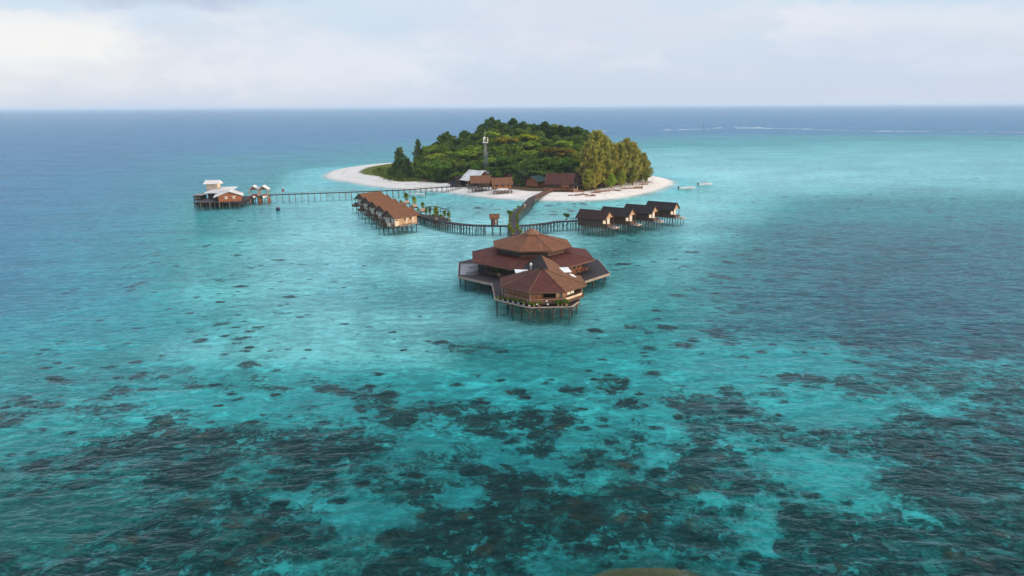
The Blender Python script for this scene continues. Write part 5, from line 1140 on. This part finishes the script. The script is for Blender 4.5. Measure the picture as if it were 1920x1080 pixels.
def casuarina(px_, by, ty, label, col=(1, 1, 1), wide=1.0, group=None, back=0):
    b_ = P(px_, by, 1.6); b_.y += back; b_.x *= b_.y / (b_.y - back); g0 = gz(b_.x, b_.y); h = D(px_, ty, b_.y).z - g0
    t_ = thing('casuarina_tree', label, 'tree', (b_.x, b_.y, g0), random.random() * 6.28, group)
    put('trunk', CTR, t_, scale=(1, 1, h / 20)); o = put('crown', random.choice(CAS), t_, scale=(wide * h / 20 * random.uniform(.95, 1.15), wide * h / 20 * random.uniform(.95, 1.15), h / 20)); o.color = (*col, 1)
GC = 'pale green casuarina trees on the right end of the island'; LC = 'feathery yellow-green casuarina in the clump on the right end of the island'
for px_, by, ty, wd in ((1098, 354, 279, 1.0), (1106, 352, 262, 1.0), (1116, 350, 246, .95), (1127, 349, 253, 1.05), (1138, 348, 262, 1.0), (1149, 347, 272, 1.05), (1160, 346, 268, 1.0), (1172, 344, 259, .95), (1183, 343, 267, 1.0), (1194, 341, 279, 1.05), (1204, 340, 287, 1.0), (1213, 339, 300, 1.0),
                        (1112, 353, 290, 1.15), (1136, 350, 296, 1.1), (1178, 345, 300, 1.15), (1200, 341, 305, 1.1), (1122, 345, 258, 1.0), (1188, 338, 284, 1.1)):
    casuarina(px_, by, ty, LC, jit((1, 1, 1), .18), wd * 1.15, GC)
for px_, by, ty, wd, col, l_ in ((1103, 357, 318, 1.5, (1.15, 1.2, .9), 'short bushy casuarina at the beach edge beside the red-roofed wing'), (1117, 356, 306, 1.25, (1.25, 1.15, .9), 'golden casuarina in front of the clump facing the bungalows'), (1146, 352, 326, 1.5, (1.1, 1.6, .8), 'low vivid green bushy tree in front of the casuarina clump'), (1164, 349, 318, 1.4, (1.1, 1.3, .9), 'low green casuarina in front of the middle of the clump'), (1186, 346, 320, 1.4, (.9, 1.0, .8), 'low casuarina near the big driftwood root'), (1210, 341, 318, 1.4, (.8, .95, .8), 'outermost low casuarina next to the sandy point'),
    (752, 332, 277, 1.15, (.33, .55, .75), 'dark feathery casuarina standing alone at the left end of the wood'), (786, 326, 262, .8, (.5, .75, 1.0), 'pale slender casuarina rising behind the left end of the wood'),
    (741, 333, 304, 1.6, (.38, .62, .6), 'dark low casuarina bush left of the lone dark casuarina'), (732, 331, 314, 1.8, (.5, .8, .6), 'small casuarina bush nearest the left grass patch'), (765, 334, 296, 1.4, (.33, .55, .6), 'dark bushy casuarina between the lone casuarina and the wood'), (748, 338, 318, 1.5, (.45, .75, .6), 'small round casuarina bush in front of the lone dark casuarina')):
    casuarina(px_, by, ty, l_, col, wd, back=18 if px_ == 786 else 0)
# palms
def palm(px_, by, ty, label, col=(1, 1, 1)):
    b_ = P(px_, by, 1.5); h = D(px_, ty, b_.y).z - gz(b_.x, b_.y)
    t_ = thing('palm_tree', label, 'palm', (b_.x, b_.y, gz(b_.x, b_.y)))
    MB().bar((0, 0, -.3), (.25, 0, h * .5), .2, .15).bar((.25, 0, h * .49), (.4, .1, h), .15, .11).build('trunk', 'bark', t_)
    cb = MB()
    for j in range(15):
        a = j * 2.4; up_ = random.uniform(.1, .9); prev = None
        for i in range(6):
            u_ = i / 5; r_ = 2.7 * u_; z = h + up_ * 2.0 * u_ - 2.4 * u_ * u_; c_ = Vector((.4 + math.cos(a) * r_, .1 + math.sin(a) * r_, z)); sd = Vector((-math.sin(a), math.cos(a), 0)) * (.34 * math.sin(math.pi * (.15 + .8 * u_)))
            cur = (c_ - sd - Vector((0, 0, .12)), c_, c_ + sd - Vector((0, 0, .12)))
            if prev: cb.face([prev[0], cur[0], cur[1], prev[1]]); cb.face([prev[1], cur[1], cur[2], prev[2]])
            prev = cur
    o = cb.build('crown', 'palm_leaf', t_); o.color = (*col, 1)
palm(904, 338, 306, 'coconut palm directly left of the lattice mast foot'); palm(975, 350, 321, 'slim palm with bare pale trunk between the orange house and the green roof'); palm(981, 350, 325, 'leaning palm beside the slim bare-trunked palm'); palm(868, 338, 318, 'short palm left of the white-roofed house'); palm(1018, 345, 330, 'short palm behind the green-roofed house')
# low shrubs at the wood's foot
SH = 'low green shrub at the shaded foot of the island wood'
for px_, py_, s_ in ((795, 336, 2.6), (806, 338, 2.4), (818, 340, 2.8), (829, 341, 2.4), (839, 341, 2.6), (856, 340, 2.6), (962, 344, 2.4), (970, 349, 2.2), (979, 350, 2.0), (986, 349, 2.2), (1024, 346, 2.2), (1030, 343, 2.4), (785, 336, 2.4)):
    c_ = P(px_, py_, 1.6); plant(c_.x, c_.y, 1.6, s_, jit((.9, 1.0, .9)) + (1,), SH, 'low shrubs at the foot of the wood', pot=False, name='shrub', cat='shrub')
for px_, py_, s_, l_ in ((712, 322, 2.0, 'small shrub on the far edge of the left grass patch'), (732, 338, 2.3, 'round shrub at the front of the left grass patch')):
    c_ = P(px_, py_, 1.6); plant(c_.x, c_.y, 1.6, s_, (1.1, 1.2, .9, 1), l_, None, pot=False, name='shrub', cat='shrub')
# grass patch
gv, gf = [], []
gp = [P(*q_, 1.6) for q_ in ((699, 320), (712, 315), (735, 315), (760, 318), (790, 331), (786, 340), (750, 339.5), (728, 335), (708, 326))]
gpx = np.array([(p.x, p.y) for p in gp]); 
def inside(x, y):
    c = False
    for i in range(len(gpx)):
        a, b_ = gpx[i], gpx[(i + 1) % len(gpx)]
        if (a[1] > y) != (b_[1] > y) and x < a[0] + (y - a[1]) / (b_[1] - a[1]) * (b_[0] - a[0]): c = not c
    return c
pts = []
while len(pts) < 11000:
    x, y = random.uniform(gpx[:, 0].min(), gpx[:, 0].max()), random.uniform(gpx[:, 1].min(), gpx[:, 1].max())
    if inside(x + random.gauss(0, 1.2), y + random.gauss(0, 2)): pts.append((x, y))
pa = np.array(pts); zg = ground_z(shore_dist(pa[:, 0], pa[:, 1]))
for (x, y), z in zip(pts, zg):
    a = random.random() * 3.14; w_ = random.uniform(.3, .55); h_ = random.uniform(.25, .6); dx, dy = math.cos(a) * w_, math.sin(a) * w_; lx, ly = random.uniform(-.5, .5), random.uniform(-.5, .5); i = len(gv)
    gv += [(x - dx, y - dy, z - .05), (x + dx, y + dy, z - .05), (x + dx * .5 + lx, y + dy * .5 + ly, z + h_), (x - dx * .5 + lx, y - dy * .5 + ly, z + h_)]; gf.append((i, i + 1, i + 2, i + 3))
me = bpy.data.meshes.new('grass'); me.from_pydata(gv, [], gf); me.materials.append(MATS['grass']); o = put('grass', me); o['kind'] = 'stuff'
# driftwood along the right beach
DW = 'weathered brown driftwood log in the line along the right beach'
for j, (px_, py_, L, ra) in enumerate(((1082, 366, 3, .2), (1094, 365, 4, -.1), (1104, 366.5, 3.4, .15), (1112, 366, 2.6, -.3), (1117, 362, 5, .2), (1126, 360, 6, .25), (1134, 359, 5, .15), (1141, 358, 3, .5), (1152, 357, 5, .1), (1159, 357.5, 3, -.3), (1172, 354, 5, .3), (1180, 353, 3, .1), (1192, 352.5, 6, .2), (1197, 351, 5, .45), (1207, 346, 5, .3), (1216, 342, 4, .5), (1088, 361, 4, .1), (1070, 366, 2.5, .3))):
    c_ = P(px_, py_, 1.2); z = gz(c_.x, c_.y); t_ = thing('driftwood_log', DW if j not in (12,) else 'biggest driftwood log, with an upturned root, on the right beach', 'driftwood', (c_.x, c_.y, z), ra, 'driftwood logs on the right beach')
    b_ = MB(); r_ = random.uniform(.22, .42); 
    pr_ = [Vector((-L / 2, 0, r_ * .5)), Vector((-L * .1, random.uniform(-.3, .3), r_ * .9)), Vector((L / 2, random.uniform(-.2, .2), r_ * .7))]
    b_.bar(pr_[0], pr_[1], r_, r_ * .9, 7).bar(pr_[1] - (pr_[1] - pr_[0]) * .03, pr_[2], r_ * .9, r_ * .5, 7)
    b_.build('log', 'driftwood', t_)
    MB().bar(pr_[1], pr_[1] + Vector((.6, random.uniform(-.8, .8), 1.0)), r_ * .35, .05, 5).build('branch_stub', 'driftwood', t_)
    if j == 12:
        for a in range(6): MB().bar(pr_[2], pr_[2] + Vector((.5, math.cos(a) * 1.1, .4 + math.sin(a) * 1.0)), .2, .05, 5).build('root', 'driftwood', t_)
# surf on the reef edge: broken white water with real height
sv = MB()
surf('foam', (0.62, 0.66, 0.70), (0.45, 0.55, 0.62), 0.2, 0.9)
def surf_line(p0, p1, w_, h_, dens, bow=0.0):
    a, b_ = P(*p0), P(*p1); n = int((b_ - a).length / 7); d = (b_ - a).normalized(); nn_ = Vector((-d.y, d.x, 0))
    run = False
    for i in range(n):
        g = .5 + .5 * math.sin(i * .11 + p0[0]) * math.sin(i * .043 + 2)
        if random.random() > dens * (.35 + .65 * g): continue
        c_ = a.lerp(b_, (i + random.random()) / n) + nn_ * (random.gauss(0, w_ * .35) + bow * math.sin(math.pi * i / n))
        L, W_, H_ = random.uniform(4, 11), w_ * random.uniform(.12, .5), h_ * random.uniform(.2, .7)
        rings = []
        for u_ in (-1, -.5, 0, .5, 1):
            k_ = math.sqrt(max(1 - u_ * u_, .02)); cc = c_ + d * (u_ * L) + nn_ * random.uniform(-.3, .3) * W_
            rings.append([tuple(cc - nn_ * W_ * k_ + Vector((0, 0, -.15))), tuple(cc - nn_ * W_ * .3 * k_ + Vector((0, 0, H_ * k_))), tuple(cc + nn_ * W_ * .4 * k_ + Vector((0, 0, H_ * .6 * k_))), tuple(cc + nn_ * W_ * k_ + Vector((0, 0, -.15)))])
        sv.loft(rings)
surf_line((1362, 238.2), (1432, 239.5), 9, 1.6, 1.5); surf_line((1376, 240.8), (1450, 240.2), 6, 1.0, 1.0); surf_line((1432, 240.8), (1530, 242.8), 6, 1.1, 1.0, 6); surf_line((1530, 243.2), (1660, 246.0), 4, .9, 1.1); surf_line((1650, 246.2), (1745, 246.6), 4.5, .9, 1.2); surf_line((1745, 246.6), (1960, 248.5), 3, .7, .8); surf_line((1245, 244), (1330, 241.5), 4, .6, .5); surf_line((1320, 241.5), (1365, 239), 5, .8, .6); surf_line((1090, 246.5), (1160, 246), 4, .6, .5)
o = sv.build('surf', 'foam'); o['kind'] = 'stuff'
